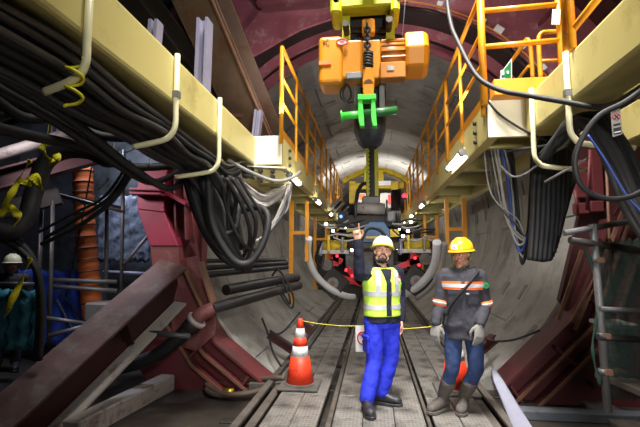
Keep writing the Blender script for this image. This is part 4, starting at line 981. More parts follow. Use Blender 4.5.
P = aY(582, 371, 5.75); tag(MB().bb(P.x-.018, P.x+.018, 5.75, 5.8, aY(582, 387, 5.75).z, P.z).build('lamp_or_lit_gap', 'lamp_tube'), 'white upright glowing strip for the lit gap under the right red ring', 'lamp')  # added glowing strip stands for a bright gap behind, no lamp there
tag(MB().cyl(aY(563, 389, 5.7), aY(585, 386, 5.7), .02, 8).build('pipe', 'white_plastic'), 'white pipe lying beside the glowing strip at lower right', 'pipe')
# white cloth bag
b = MB(); ctr = [aY(x, y, Yq) for x, y, Yq in ((494, 372, 3.95), (499, 383, 3.8), (506, 397, 3.6), (514, 411, 3.42), (524, 428, 3.25), (540, 470, 3.0))]
rng_ = []
for i, (c, w) in enumerate(zip(ctr, (.022, .04, .046, .052, .06, .07))):
    rng_.append([c+V((w*math.cos(t)*(1+.15*math.sin(3*t+i)), .03*math.sin(t), w*.5*math.cos(t)*.4+.02*math.sin(t))) for t in (2*PI*k/16 for k in range(16))])
tag(b.loft(rng_).build('cloth_bundle', 'white_cloth'), 'long folded white cloth leaning beside the right walkway', 'cloth')
tag(MB().tube(cat_spline([aZ(478, 336, 0)+V((0, 0, .0)), aY(490, 340, 5.6), aY(505, 341, 5.6), aY(520, 338, 5.6), aY(540, 330, 5.5)]), .014, 6).build('cable', 'black_rubber'), 'black cable sagging from the right lining behind the gloved man', 'cable')
tag(MB().hbeam(aY(477, 352, 6.0), aY(494, 338, 6.2), .1, .12).build('steel_bracket', 'dark_red'), 'short rusty red bracket on the right lining behind the gloved man', 'bracket')
# ================================================================ CONES, CHAIN, SIGN
def cone(c, lb):
    t = thing('traffic_cone', lb, 'traffic cone', c, 'traffic cones')
    H = .80; r = lambda z: .17-(.17-.03)*(z-.05)/(H-.05)
    b = MB(); b.bb(c.x-.24, c.x+.24, c.y-.24, c.y+.24, c.z, c.z+.035); b.lathe([(.2, .03), (.19, .05), (.17, .055)], c, 28); b.build('base', 'cone_base', t, bev=.012)
    seg = [(.045, .36, 'lower_body', 'cone_orange'), (.36, .48, 'lower_band', 'cone_white'), (.48, .58, 'middle_body', 'cone_orange'), (.58, .69, 'upper_band', 'cone_white'), (.69, H, 'tip', 'cone_orange')]
    for z0, z1, nm, m in seg: MB().lathe([(r(z0), z0), (r(z1), z1)] if nm != 'tip' else [(r(z0), z0), (r(z1), z1-.01), (r(z1)*.7, z1)], c, 28).build(nm, m, t)
    return t
c1_ = aZ(300, 386, 0); c2_ = aZ(456, 391, 0)
cone(c1_, 'orange and white traffic cone standing on the left walkway'); cone(c2_, 'orange and white traffic cone standing behind the yellow-helmet man')
a_, e_ = c1_+V((0, 0, .78)), c2_+V((0, 0, .78))
sp_ = aY(358, 326, 5.35)
def catn(p, q, sag, n=12): return [p.lerp(q, i/n)-V((0, 0, sag*4*(i/n)*(1-i/n))) for i in range(n+1)]
tag(MB().tube(catn(a_, sp_, .02)+catn(sp_, e_, .05)[1:], .005, 6).build('barrier_rope', 'chain_yellow'), 'thin yellow barrier rope strung between the two cones', 'rope')
sg = thing('warning_board', 'white warning board with a red prohibition ring hanging on the yellow rope', 'sign', aY(361, 352, 5.35))
P, Q = aY(355.5, 325.5, 5.35), aY(372, 352, 5.35)
MB().bb(P.x, Q.x, 5.345, 5.355, Q.z, P.z).build('board', 'white_plastic', sg)
c = V(((P.x+Q.x)/2-.0, 5.342, (P.z+Q.z)/2+.01))
MB().tube([c+V((.075*math.cos(k*PI/14), 0, .075*math.sin(k*PI/14))) for k in range(28)], .009, 6, cyc=True).build('red_ring', 'sign_red', sg)
MB().tube([c+V((-.053, 0, .053)), c+V((.053, 0, -.053))], .008, 6).build('red_slash', 'sign_red', sg)
b = MB(); b.ball(c+V((0, .002, .035)), (.014, .004, .014)); b.tube([c+V((0, .001, .02)), c+V((0, .001, -.02)), c+V((.02, .001, -.05))], .009, 6); b.tube([c+V((0, .001, -.02)), c+V((-.02, .001, -.05))], .009, 6); b.build('walker_figure', 'black_ink', sg)
for k, (x, y) in enumerate(((355, 302), (331, 304))): pass
tag(MB().box(aZ(262, 330, .0)+V((0, 0, .015)), (.12, .1, .03)).build('tape_roll', 'tape_yellow', bev=.01), 'small yellow scrap on the left walkway edge behind the cone', 'tape')
# ================================================================ PEOPLE
def remesh(b, name, m, parent, voxel, smooth=4, folds=0., fsize=.12, decimate=0):
    bm = b.bm; bmesh.ops.recalc_face_normals(bm, faces=bm.faces[:])
    me = bpy.data.meshes.new('tmp'); bm.to_mesh(me); bm.free()
    t = bpy.data.objects.new('tmp', me); COL.objects.link(t)
    md = t.modifiers.new('r', 'REMESH'); md.mode = 'VOXEL'; md.voxel_size = voxel; md.use_smooth_shade = True
    if smooth: s = t.modifiers.new('s', 'SMOOTH'); s.iterations = smooth; s.factor = .5
    if folds:
        tx = bpy.data.textures.new('folds', 'CLOUDS'); tx.noise_scale = fsize; tx.noise_depth = 2
        d = t.modifiers.new('d', 'DISPLACE'); d.texture = tx; d.strength = folds; d.mid_level = .5
    bpy.context.view_layer.update()
    ev = t.evaluated_get(bpy.context.evaluated_depsgraph_get())
    nm = bpy.data.meshes.new_from_object(ev); nm.name = name
    bpy.data.objects.remove(t); bpy.data.meshes.remove(me)
    nm.materials.clear(); nm.materials.append(MATS[m])
    for p in nm.polygons: p.use_smooth = True; p.material_index = 0
    o = bpy.data.objects.new(name, nm); COL.objects.link(o); o.parent = parent; OFF[o.name] = V((0, 0, 0))
    return o
def sec(cx, cy, z, rx, ry, n=28, e=.85):
    f = lambda v: math.copysign(abs(v)**e, v)
    return [V((cx+rx*f(math.cos(2*PI*k/n)), cy+ry*f(math.sin(2*PI*k/n)), z)) for k in range(n)]
def limb(b, pts, rads, n=14):
    P = cat_spline(pts, 5); m = len(pts)
    R = []
    for i in range(len(P)):
        t = i/5; a = min(int(t), m-2); u = t-a; R.append(rads[a]*(1-u)+rads[a+1]*u)
    b.tube(P, R, n); b.ball(pts[0], rads[0]); b.ball(pts[-1], rads[-1])
def hand(b, W, d, nrm, side, curls, k=1., spread=.006):
    """palm, four bent fingers of different length and a thumb; d finger direction, nrm palm normal, side = thumb direction"""
    d = V(d).normalized(); nrm = (V(nrm)-d*V(nrm).dot(d)).normalized(); s = V(side); s = (s-d*s.dot(d)-nrm*s.dot(nrm)).normalized()
    W = V(W); P = lambda a, c, e=0: W+d*a*k+s*c*k+nrm*e*k
    rings = []
    for a, w, t in ((-.02, .025, .02), (.01, .03, .019), (.05, .041, .016), (.085, .042, .014), (.095, .036, .010)):
        rings.append([P(a, w*math.cos(2*PI*q/14), t*math.sin(2*PI*q/14)) for q in range(14)])
    b.loft(rings)
    for i, (off, L, c) in enumerate(zip((.031, .0105, -.0105, -.031), (.074, .082, .076, .06), curls)):
        p = P(.085, off); b0 = P(.05, off*.9); pts = [b0, p]; ang = 0; q = p
        for seg, fr in enumerate((.45, .31, .24)):
            ang += c[seg]
            dirv = (d*math.cos(ang)+nrm*math.sin(ang)+s*(off*spread*20)*.15).normalized()
            q = q+dirv*L*fr*k; pts.append(q)
        r = .0092*k
        b.tube(pts, [r, r, r*.96, r*.9, r*.78], 10); b.ball(pts[-1], r*.78)
        for jp in pts[1:-1]: b.ball(jp, r)
    t0, t1, t2, t3 = P(.012, .02, .004), P(.04, .05, .012), P(.066, .06, .022), P(.088, .052, .032)
    b.tube([t0, t1, t2, t3], [.014*k, .0125*k, .0105*k, .008*k], 10)
    for q, r in ((t1, .0125), (t2, .0105), (t3, .008)): b.ball(q, r*k)
R_ = math.radians
RELAX = [(R_(12), R_(18), R_(12)), (R_(16), R_(22), R_(14)), (R_(20), R_(25), R_(15)), (R_(24), R_(28), R_(16))]
POINT = [(R_(4), R_(6), R_(4)), (R_(70), R_(88), R_(50)), (R_(74), R_(90), R_(52)), (R_(76), R_(92), R_(52))]
TORSO = [(.80, .150, .110, .005), (.88, .172, .122, .004), (.96, .170, .120, 0), (1.06, .160, .116, 0), (1.16, .166, .122, 0), (1.27, .182, .128, 0), (1.36, .188, .118, .004), (1.41, .176, .100, .008), (1.445, .125, .082, .012), (1.475, .075, .068, .012), (1.50, .062, .062, .008)]
def tor(z, g=0.):
    T = TORSO
    z = min(max(z, T[0][0]), T[-1][0])
    for a, c in zip(T, T[1:]):
        if a[0] <= z <= c[0]:
            u = (z-a[0])/(c[0]-a[0]); return tuple(a[i]*(1-u)+c[i]*u+(g if i in (1, 2) else 0) for i in (1, 2, 3))
def make_person(lb, loc, rot, c):
    root = thing('person', lb, 'person', loc); root.rotation_euler = (0, 0, rot)
    OFF[root.name] = V((0, 0, 0))
    lean = c.get('lean', 0)
    sk = c['skin']; hz = c['head']
    sh_z = c.get('sh', 1.40)
    Rs, Re, Rw = [V(p) for p in c['rarm']]; Ls, Le, Lw = [V(p) for p in c['larm']]
    legs = c['legs']     # [(hip, knee, ankle, foot_yaw)] right then left
    Hm = M.Rotation(c.get('hyaw', 0), 3, 'Z') @ M.Rotation(c.get('hpitch', 0), 3, 'X') @ M.Rotation(c.get('hroll', 0), 3, 'Y')
    HS = c.get('hs', 1.10)
    H = lambda x, y, z: V((c.get('hx', 0), c.get('hy', -.02), hz)) + Hm @ (V((x, y, z))*HS)
    def hball(b, x, y, z, r): 
        bb = MB().ball((0, 0, 0), r)
        vs = [H(*(v.co+V((x, y, z)))) for v in bb.bm.verts]; idx = {v: i for i, v in enumerate(bb.bm.verts)}
        b._faces(vs, [[idx[v] for v in f.verts] for f in bb.bm.faces], True); bb.bm.free()
    # --- body: one continuous skin surface
    b = MB()
    b.loft([sec(0, y, z, rx-.012, ry-.012) for z, rx, ry, y in TORSO[:-2]])
    limb(b, [V((0, .012, 1.40)), V((0, .006, 1.47)), H(0, .012, -.05)], [.07, .056, .055])
    for p, e, w in ((Rs, Re, Rw), (Ls, Le, Lw)): limb(b, [V((math.copysign(.1, p.x), .01, sh_z-.01)), p, p.lerp(e, .5), e, e.lerp(w, .5), w], [.055, .05, .045, .038, .036, .027])
    for hp_, kn, an, fy in legs:
        hp_, kn, an = V(hp_), V(kn), V(an); limb(b, [hp_, hp_.lerp(kn, .5), kn, kn.lerp(an, .4), an], [.082, .07, .052, .05, .036])
    hball(b, 0, .012, .03, (.076, .095, .1)); hball(b, 0, -.026, -.045, (.061, .064, .072)); hball(b, 0, -.066, -.098, (.03, .024, .02))
    hball(b, 0, -.074, .03, (.054, .017, .012))
    for s in (-1, 1):
        hball(b, s*.079, .012, -.012, (.010, .024, .032)); hball(b, s*.036, -.062, -.03, (.024, .022, .024)); hball(b, s*.05, -.01, -.07, (.02, .045, .03))
        hball(b, s*.010, -.098, -.028, (.009, .012, .008))
    b.tube([H(0, -.085, .018), H(0, -.098, -.005), H(0, -.113, -.026)], [.008, .010, .012], 10); hball(b, 0, -.108, -.026, (.012, .012, .011))
    hball(b, 0, -.084, -.06, (.026, .012, .013))
    if not c.get('gloves'):
        hand(b, *c['rhand']); hand(b, *c['lhand'])
    body = remesh(b, 'body', sk, root, .0055, 2)
    # face details
    for s in (-1, 1):
        bb = MB(); hball(bb, s*.031, -.082, .008, (.0115, .0095, .0058)); e = bb.build('eye', 'eye_white', root)
        bb = MB(); hball(bb, s*.031, -.0915, .008, (.0065, .004, .006)); bb.build('iris', 'hair', e)
        MB().tube([H(s*.014, -.097, .026), H(s*.032, -.096, .033), H(s*.050, -.083, .028)], [.005, .006, .004], 8).build('eyebrow', 'hair', root)
    bb = MB(); bb.tube(cat_spline([H(-.024, -.088, -.062), H(-.008, -.0965, -.0585), H(0, -.096, -.060), H(.008, -.0965, -.0585), H(.024, -.088, -.062)], 3), .003, 8)
    bb.tube(cat_spline([H(-.02, -.087, -.067), H(0, -.0945, -.069), H(.02, -.087, -.067)], 3), .0035, 8); bb.build('lips', c['lips'], root)
    bb = MB(); hball(bb, 0, .024, .03, (.0795, .09, .1)); bb.build('hair', 'hair', root)
    if c.get('beard'):
        bb = MB(); hball(bb, 0, -.070, -.098, (.031, .026, .024)); hball(bb, 0, -.090, -.084, (.012, .01, .01))
        bb.tube(cat_spline([H(-.034, -.082, -.068), H(-.018, -.096, -.050), H(0, -.104, -.045), H(.018, -.096, -.050), H(.034, -.082, -.068)], 4), .006, 8)
        for s in (-1, 1): bb.tube(cat_spline([H(s*.034, -.084, -.06), H(s*.036, -.08, -.085), H(s*.028, -.078, -.105)], 4), .0085, 8); bb.tube(cat_spline([H(s*.073, -.005, -.02), H(s*.07, -.02, -.065), H(s*.05, -.05, -.1), H(s*.024, -.074, -.112)], 4), [.006]*2+[.0075]*11, 8)
        remesh(bb, 'beard', 'hair', root, .005, 1)
    elif c.get('moustache'):
        MB().tube(cat_spline([H(-.024, -.090, -.054), H(0, -.100, -.046), H(.024, -.090, -.054)], 4), .003, 8).build('moustache', 'hair', root)
    # helmet
    hm, rm = c['helmet']
    def hs(z, rx, ry, fr=0, n=36, y0=.012): return [H(rx*math.cos(t), y0+(ry+(fr*max(0, -math.sin(t))**3))*math.sin(t), z) for t in (2*PI*k/n for k in range(n))]
    he = MB().loft([hs(.046, .106, .124), hs(.066, .105, .123), hs(.092, .099, .116), hs(.118, .088, .103), hs(.14, .07, .083), hs(.154, .047, .056), hs(.162, .021, .026), hs(.163, .004, .004)]).build('helmet', hm, root)
    MB().loft([hs(.034, .107, .125), hs(.033, .118, .135, .034), hs(.039, .121, .138, .038), hs(.046, .114, .132, .02), hs(.050, .106, .124)], caps=False).build('brim', rm, he)
    for x in (-.03, 0, .03): MB().tube(cat_spline([H(x, -.100, .085), H(x, -.075, .122), H(x, -.035, .152), H(x, .02, .163), H(x, .07, .147), H(x, .108, .10)], 4), .007, 8).build('ridge', hm, he)
    for s in (-1, 1): MB().tube(cat_spline([H(s*.1, .0, .03), H(s*.083, -.02, -.03), H(s*.06, -.045, -.09), H(s*.02, -.07, -.124), H(0, -.072, -.126)], 4), .0055, 6).build('chin_strap', c['strap'], root)
    if c.get('sticker'):
        bb = MB(); 
        def hp2(u, z, e=.002):
            ry = .123-(z-.066)*.33; rx = .105-(z-.066)*.3; a = -PI/2+u
            return H((rx+e)*math.cos(a), .012+(ry+e)*math.sin(a), z)
        bb.loft([[hp2(u, .062, e), hp2(u, .108, e), hp2(u, .108, e-.006), hp2(u, .062, e-.006)] for u in (-.34, -.2, -.05, .1, .2) for e in (.010,)], smooth=False); stk = bb.build('sticker', 'white_plastic', he)
        bb = MB()
        for z, u0, u1 in ((.074, -.27, .13), (.084, -.22, .08)): bb.tube([hp2(u0+(u1-u0)*i/6, z, .011) for i in range(7)], .003, 5)
        bb.tube([hp2(-.14, .095, .011), hp2(-.07, .102, .011), hp2(0, .095, .011)], .003, 5); bb.build('sticker_print', 'violet_ink', stk)
    # --- trousers
    b = MB(); tz = c.get('trouser_end', .12); w = c.get('trouser_w', 1.)
    b.loft([sec(0, .004, z, rx, ry) for z, rx, ry in ((.80, .165, .125), (.88, .176, .128), (.97, .170, .122), (1.02, .16, .115))])
    for hp_, kn, an, fy in legs:
        hp_, kn, an = V(hp_), V(kn), V(an); e = kn.lerp(an, (kn.z-tz)/(kn.z-an.z))
        limb(b, [hp_+V((0, 0, .02)), hp_.lerp(kn, .5), kn, kn.lerp(e, .5), e], [.104*w, .094*w, .078*w, .076*w, .072*w])
    remesh(b, 'trousers', c['trousers'], root, .010, 3, .02, .09)
    # boots
    for hp_, kn, an, fy in legs:
        an = V(an); f = V((math.sin(fy), -math.cos(fy), 0)); sd = V((math.cos(fy), math.sin(fy), 0)); bh = c['boot_h']
        b = MB(); up_ = V(kn); top = an.lerp(up_, (bh-an.z)/(up_.z-an.z))
        limb(b, [V((an.x, an.y, .07)), an+V((0, 0, .03)), top], [.05, .054, c.get('boot_r', .066)])
        def fe(a, w_, h, z0=.02): cc = an+f*a; return [V((cc.x, cc.y, 0))+sd*(w_*math.cos(t))+V((0, 0, z0+max(0, h*(.5+.5*math.sin(t))))) for t in (2*PI*k/18 for k in range(18))]
        b.loft([fe(-.085, .015, .06), fe(-.072, .038, .085), fe(-.03, .048, .11), (fe(.02, .05, .125)), fe(.075, .053, .105), fe(.13, .057, .086), fe(.175, .055, .078), fe(.207, .043, .066), fe(.226, .02, .042)])
        bt = remesh(b, 'boot', c['boots'], root, .007, 3, .008, .05)
        out = [(-.092, .02), (-.07, .04), (0, .046), (.065, .05), (.13, .059), (.18, .058), (.213, .043), (.233, .015)]
        poly = [V((an.x, an.y, 0))+f*a+sd*q for a, q in out]+[V((an.x, an.y, 0))+f*a-sd*q for a, q in out[::-1]]
        MB().prism(poly, (0, 0, .03)).build('sole', 'boot_black' if c['boots'] == 'boot_black' else 'cone_base', bt, bev=.004)
    # --- jacket
    b = MB(); jz = c['jacket_z']; g = c.get('jg', .016)
    zs = [jz]+[z for z, *_ in TORSO if z > jz+.02][:-2]
    b.loft([sec(0, tor(z)[2], z, tor(z)[0]+g+(.012 if z < .95 else 0), tor(z)[1]+g+(.012 if z < .95 else 0)) for z in zs])
    for p, e, w_ in ((Rs, Re, Rw), (Ls, Le, Lw)):
        e2 = e.lerp(w_, .93); limb(b, [V((math.copysign(.09, p.x), .01, sh_z-.01)), p, p.lerp(e, .5), e, e.lerp(w_, .5), e2], c.get('sleeve', [.08, .076, .070, .064, .058, .048]))
    jk = remesh(b, 'jacket', c['jacket'], root, .010, 4, .018, .07)
    for s in (-1, 1):
        bb = MB(); bb.loft([[V((s*x, y, z)) for x, y, z in q] for q in (((.0, .075, 1.45), (.0, .085, 1.505), (.0, .06, 1.50), (.0, .062, 1.45)), ((.06, .04, 1.445), (.072, .045, 1.495), (.06, .03, 1.495), (.05, .03, 1.44)), ((.068, -.03, 1.43), (.078, -.04, 1.475), (.062, -.035, 1.48), (.055, -.03, 1.43)), ((.02, -.094, 1.40), (.045, -.11, 1.42), (.03, -.095, 1.45), (.012, -.085, 1.42)))], smooth=False)
        bb.build('collar', c['jacket'], root)
    return root, H
def shell(name, m, parent, z0, z1, g, a0=0, a1=360, n=40, th=.006, zf=None):
    """curved strip lying on the torso surface between two heights"""
    rings = []
    for i in range(n+1):
        a = R_(a0+(a1-a0)*i/n); q = []
        for z, e in ((z0, g), (z1, g), (z1, g-th), (z0, g-th)):
            rx, ry, cy = tor(z); f = lambda v: math.copysign(abs(v)**.85, v)
            q.append(V(((rx+e)*f(math.cos(a)), cy+(ry+e)*f(math.sin(a)), z)))
        rings.append(q)
    return MB().loft(rings, smooth=False).build(name, m, parent)
def vstrip(name, m, parent, x, w, z0, z1, g, front=True, n=14, slant=0., th=.006):
    def pt(xx, z, e):
        rx, ry, cy = tor(z); rx += g; u = min(.999, abs(xx)/rx)
        yy = (1-u**(2/.85))**(.85/2); return V((xx, cy+(-1 if front else 1)*((ry+e)*yy), z))
    rings = []
    for i in range(n+1):
        z = z0+(z1-z0)*i/n; xc = x+slant*(i/n)
        rings.append([pt(xc-w/2, z, g), pt(xc+w/2, z, g), pt(xc+w/2, z, g-th), pt(xc-w/2, z, g-th)])
    return MB().loft(rings, smooth=False).build(name, m, parent)
def arm_band(parent, p, q, t0, t1, r, m, name='arm_band'):
    p, q = V(p), V(q); return MB().cyl(p.lerp(q, t0), p.lerp(q, t1), r, 20).build(name, m, parent)
# ---------------- man in hi-vis vest pointing up
yaw1 = R_(24); L1 = V((.09, 4.74, .002))
def loc1(w): return M.Rotation(-yaw1, 3, 'Z') @ (V(w)-L1)
Rs1 = V((-.185, 0, 1.385)); Re1 = loc1(aY(360, 274, 4.50)); Rw1 = loc1(aY(357.5, 240, 4.44))
Ls1 = V((.185, .005, 1.385)); Le1 = V((.245, .05, 1.12)); Lw1 = V((.215, -.02, .87))
m1, H1 = make_person('bearded man in white helmet and yellow-green safety vest pointing up with his right hand', L1, yaw1, dict(
    skin='skin', lips='lips', head=1.61, hyaw=R_(-20), hpitch=R_(-13), hroll=R_(5), hx=.0, hy=-.03, beard=True, sh=1.395,
    rarm=(Rs1, Re1, Rw1), larm=(Ls1, Le1, Lw1),
    rhand=(Rw1, M.Rotation(-yaw1, 3, 'Z') @ V((-.12, -.12, 1)), M.Rotation(-yaw1, 3, 'Z') @ V((.25, -1, 0)), M.Rotation(-yaw1, 3, 'Z') @ V((1, .2, 0)), POINT, 1.05),
    lhand=(Lw1, V((-.05, -.15, -1)), V((-1, .1, 0)), V((-.1, -1, 0)), RELAX, 1.0),
    legs=[((-.095, .0, .85), (-.115, -.03, .47), loc1(aZ(366.5, 412, 0)+V((0, 0, .1))), R_(-10)), ((.095, .01, .85), (.10, .01, .47), loc1(aZ(381, 404, 0)+V((0, 0, .1))), R_(52))],
    trousers='royal_blue', trouser_end=.13, trouser_w=1.08, boots='boot_black', boot_h=.24, boot_r=.07, jacket='navy', jacket_z=.86, helmet=('helmet_white', 'helmet_rim'), strap='strap_black'))
g = .034
b = MB()
zs = [.93, .97, 1.06, 1.16, 1.27, 1.34, 1.38, 1.42, 1.445]
b.loft([sec(0, tor(z)[2], z, tor(z)[0]+g-(.03 if z > 1.33 else 0), tor(z)[1]+g) for z in zs])
vest = remesh(b, 'safety_vest', 'hivis', m1, .009, 2, .006, .08)
gb = g+.006
shell('reflective_band', 'silver_tape', vest, 1.005, 1.055, gb); shell('reflective_band', 'silver_tape', vest, 1.145, 1.195, gb)
for x in (-.105, .105):
    vstrip('reflective_strip', 'silver_tape', vest, x, .05, 1.195, 1.415, gb+.002); vstrip('reflective_strip', 'silver_tape', vest, x, .05, 1.195, 1.41, gb+.002, False)
vstrip('zip', 'navy', vest, 0, .042, .94, 1.40, gb+.003)
vstrip('vest_edge', 'navy', vest, .03, .012, .94, 1.30, gb+.003)
# open V of navy jacket at the neck
b = MB()
def vp(x, z, e): 
    rx, ry, cy = tor(z); rx += e; u = min(.999, abs(x)/rx); return V((x, cy-(ry+e)*(1-u**2.35)**.425, z))
b.loft([[vp(-.012, 1.27, gb+.004), vp(.012, 1.27, gb+.004), vp(.012, 1.27, gb-.01), vp(-.012, 1.27, gb-.01)], [vp(-.04, 1.36, gb+.004), vp(.04, 1.36, gb+.004), vp(.04, 1.36, gb-.01), vp(-.04, 1.36, gb-.01)], [vp(-.062, 1.43, gb+.006), vp(.062, 1.43, gb+.006), vp(.062, 1.43, gb-.01), vp(-.062, 1.43, gb-.01)]], smooth=False)
b.build('shirt_front', 'navy', m1)
for z, x, w, m in ((1.345, .10, .05, 'sign_red'), (1.315, .10, .05, 'white_plastic')): vstrip('chest_patch', m, vest, x+.045, w*.6, z-.012, z+.012, gb+.006, n=3)
b = MB(); pmid = Rs1.lerp(Re1, .72)
cam1 = loc1(CAM); dv = (cam1-pmid).normalized()
bs_ = pmid+dv*.072+V((-.02, 0, -.01))
b.tube([bs_+V((-.03, -.0, .015)), bs_+V((-.01, -.004, -.012)), bs_+V((.035, .0, .03))], .009, 6); b.build('sleeve_mark', 'white_plastic', m1)
vstrip('cargo_pocket', 'royal_blue', m1, -.15, .02, .1, .2, 0) if False else None
hp_, kn_ = V((-.095, .0, .85)), V((-.115, -.03, .47)); cp = hp_.lerp(kn_, .55)
MB().box(cp+V((-.098, -.02, 0)), (.03, .15, .17)).build('cargo_pocket', 'royal_blue', m1, bev=.012); MB().box(cp+V((-.104, -.02, .075)), (.03, .16, .05)).build('pocket_flap', 'royal_blue', m1, bev=.01)
# ---------------- man in charcoal overalls
yaw2 = R_(-8); L2 = V((.90, 4.56, .002))
def loc2(w): return M.Rotation(-yaw2, 3, 'Z') @ (V(w)-L2)
w2 = lambda px, py, dy=0: loc2(aY(px, py, 4.56+dy))
Rs2 = V((-.17, .0, 1.36)); Ls2 = V((.17, .0, 1.36))
Re2 = w2(440, 304, .0); Rw2 = w2(435.5, 324, -.12); Le2 = w2(485, 305, -.02); Lw2 = w2(480, 325, -.2)
GL = ((Rw2, V((-.08, -.2, -1)), V((.45, .9, 0)), V((1, -.4, 0)), RELAX, 1.3), (Lw2, V((-.12, -.2, -1)), V((-.45, .9, 0)), V((-1, -.4, 0)), RELAX, 1.3))
m2, H2 = make_person('man in yellow helmet and charcoal workwear standing on the right walkway', L2, yaw2, dict(
    skin='skin_dark', lips='lips_dark', head=1.575, hyaw=R_(-28), hpitch=R_(4), hy=-.03, moustache=True, sh=1.38, gloves=True, sticker=True,
    rarm=(Rs2, Re2, Rw2), larm=(Ls2, Le2, Lw2),
    legs=[((-.095, 0, .83), (-.115, -.03, .46), loc2(aZ(443, 410, 0)+V((0, 0, .1))), R_(-38)), ((.095, 0, .83), (.105, -.03, .46), loc2(aZ(464, 410, 0)+V((0, 0, .1))), R_(-12))],
    trousers='denim', trouser_end=.26, trouser_w=.93, boots='boot_grey', boot_h=.29, boot_r=.078, jacket='charcoal', jacket_z=.74, jg=.022, helmet=('helmet_yellow', 'helmet_yellow'), strap='dark_green'))
for hd in GL:
    b = MB(); hand(b, *hd); W_ = V(hd[0]); limb(b, [W_-V(hd[1]).normalized()*.012, W_], [.034, .034]); remesh(b, 'glove', 'glove_grey', m2, .006, 2)
g2 = .034
shell('orange_band', 'orange_tape', m2, 1.235, 1.315, g2, 205, 335, th=.012); shell('silver_band', 'silver_tape', m2, 1.258, 1.292, g2+.004, 208, 332, th=.008)
for p, q in ((Rs2, Re2), (Ls2, Le2)):
    arm_band(m2, p, q, .86, 1.06, .076, 'orange_tape'); arm_band(m2, p, q, .92, 1.0, .079, 'silver_tape', 'silver_arm_band')
for x in (-.09, .09): vstrip('chest_pocket', 'charcoal', m2, x, .10, 1.10, 1.225, g2+.002); vstrip('pocket_flap', 'charcoal', m2, x, .11, 1.195, 1.232, g2+.010)
vstrip('placket', 'charcoal', m2, 0, .035, .78, 1.40, g2+.0)
b = MB(); P_ = [vp(x, z, g2+.012) for x, z in ((.15, 1.415), (.12, 1.37), (.07, 1.31), (.01, 1.24), (-.06, 1.16), (-.13, 1.06), (-.16, .98))]
P_ = [V((.13, .06, 1.44))]+P_
b.tube(cat_spline(P_, 4), .021, 8, sx=.6); b.build('shoulder_strap', 'strap_black', m2)
pc = Ls2.lerp(Le2, .30)+V((.036, -.062, 0))
nb = (loc2(CAM)-Ls2).normalized(); MB().cyl(pc, pc+V((.25, -.9, .1)).normalized()*.016, .03, 18).build('sleeve_badge', 'sign_green', m2); MB().cyl(pc+V((.25, -.9, .1)).normalized()*.012, pc+V((.25, -.9, .1)).normalized()*.019, .018, 14).build('badge_mark', 'dark_green', m2)
MB().box(V(vp(.04, 1.20, g2+.016)), (.03, .006, .014)).build('silver_tab', 'silver_tape', m2)
# ---------------- third man, dim at far left
m3, H3 = make_person('dim man in white helmet and dark jacket behind the scaffold at far left', V((aY(10, 300, 6.0).x, 6.0, GZ)), R_(30), dict(
    skin='skin_dark', lips='lips_dark', head=1.57, sh=1.38, rarm=((-.19, 0, 1.37), (-.24, .02, 1.1), (-.2, -.08, .86)), larm=((.19, 0, 1.37), (.24, .0, 1.1), (.22, -.12, .9)),
    rhand=(V((-.2, -.08, .86)), V((0, -.2, -1)), V((1, 0, 0)), V((0, -1, 0)), RELAX, 1), lhand=(V((.22, -.12, .9)), V((0, -.2, -1)), V((-1, 0, 0)), V((0, -1, 0)), RELAX, 1),
    legs=[((-.095, 0, .83), (-.11, -.02, .46), (-.12, .02, .1), R_(-10)), ((.095, 0, .83), (.11, -.02, .46), (.12, .02, .1), R_(10))],
    trousers='charcoal', boots='boot_black', boot_h=.24, jacket='strap_black', jacket_z=.82, helmet=('helmet_white', 'helmet_white'), strap='strap_black'))
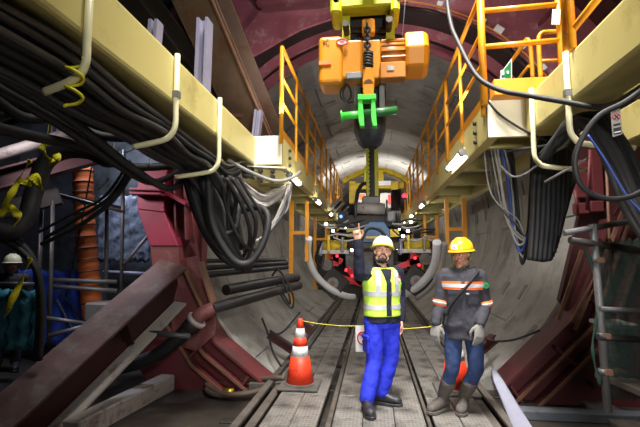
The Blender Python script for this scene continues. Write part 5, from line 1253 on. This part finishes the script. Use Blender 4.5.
# ================================================================ LIGHT
w = bpy.data.worlds.new('world'); sc.world = w; w.use_nodes = True
w.node_tree.nodes['Background'].inputs['Color'].default_value = (.6, .65, .8, 1); w.node_tree.nodes['Background'].inputs['Strength'].default_value = .0
def aim(o, tgt): o.rotation_euler = (V(tgt)-o.location).to_track_quat('-Z', 'Y').to_euler()
def area(name, loc, tgt, e, sx, sy, col=(1, .96, .9), spread=180):
    l = bpy.data.lights.new(name, 'AREA'); l.shape = 'RECTANGLE'; l.size = sx; l.size_y = sy; l.energy = e; l.color = col; l.spread = R_(spread)
    o = bpy.data.objects.new(name, l); COL.objects.link(o); o.location = loc; aim(o, tgt); return o
def spot(name, loc, tgt, e, ang, blend, rad, col=(1, .97, .92)):
    l = bpy.data.lights.new(name, 'SPOT'); l.energy = e; l.spot_size = R_(ang); l.spot_blend = blend; l.shadow_soft_size = rad; l.color = col
    o = bpy.data.objects.new(name, l); COL.objects.link(o); o.location = loc; aim(o, tgt); return o
spot('shaft_flood', (1.38, -.9, 3.15), (-.1, 6.0, 2.55), 600, 80, .85, .35)
for s in (-1, 1): area('ring_fill', (s*.95, 5.0, 3.3), (s*1.2, 6.1, 5.4), 9, .4, .2, (1, .95, .95), 120)  # unseen fill lights added to brighten the red ring plates
area('vault_fill', (0, 8.6, 2.9), (0, 9.4, 5), 2, 1., .4, (.9, .94, 1))  # unseen light added to lift the dark vault behind the hoist
area('shaft_top_light', (.3, 2.6, 7.4), (.4, 4.8, 0), 270, 1.6, 1.6, spread=72)
area('front_fill', (.5, -1.6, 1.9), (.25, 5, 1.35), 17, .9, .6, (1, .97, .93), 44)  # unseen frontal fill added to brighten the faces
area('left_lamp', (-4.4, 6.0, 4.2), (-4.2, 7.4, 1.4), 85, .6, .3, (.75, .83, 1))
area('column_lamp', (-4.3, 3.6, 3.0), (-3.2, 5.5, 2.0), 8, .4, .3, (1, .9, .95), 70)
for k, y in enumerate((8.0, 11.0)): area('tunnel_lamp', (0.0, y, 2.7), (0.0, y+.2, 0), 16, 1.8, .4)
area('portal_fill', (0, 12.2, 3.3), (0, 14, 3.7), 26, 1.2, .3)  # unseen light added to brighten the yellow portal
for s in (-1, 1): area('vault_lamp', (s*.9, 15.6, 3.7), (s*1.3, 17.2, 4.9), 65, .6, .3)
sc.view_settings.view_transform = 'Standard'; sc.view_settings.look = 'None'; sc.view_settings.exposure = 0.0; sc.view_settings.gamma = 1
sc.view_settings.use_curve_mapping = False
try:
    sc.cycles.use_denoising = True; sc.cycles.max_bounces = 6; sc.cycles.diffuse_bounces = 3; sc.cycles.sample_clamp_indirect = 4
except Exception: pass
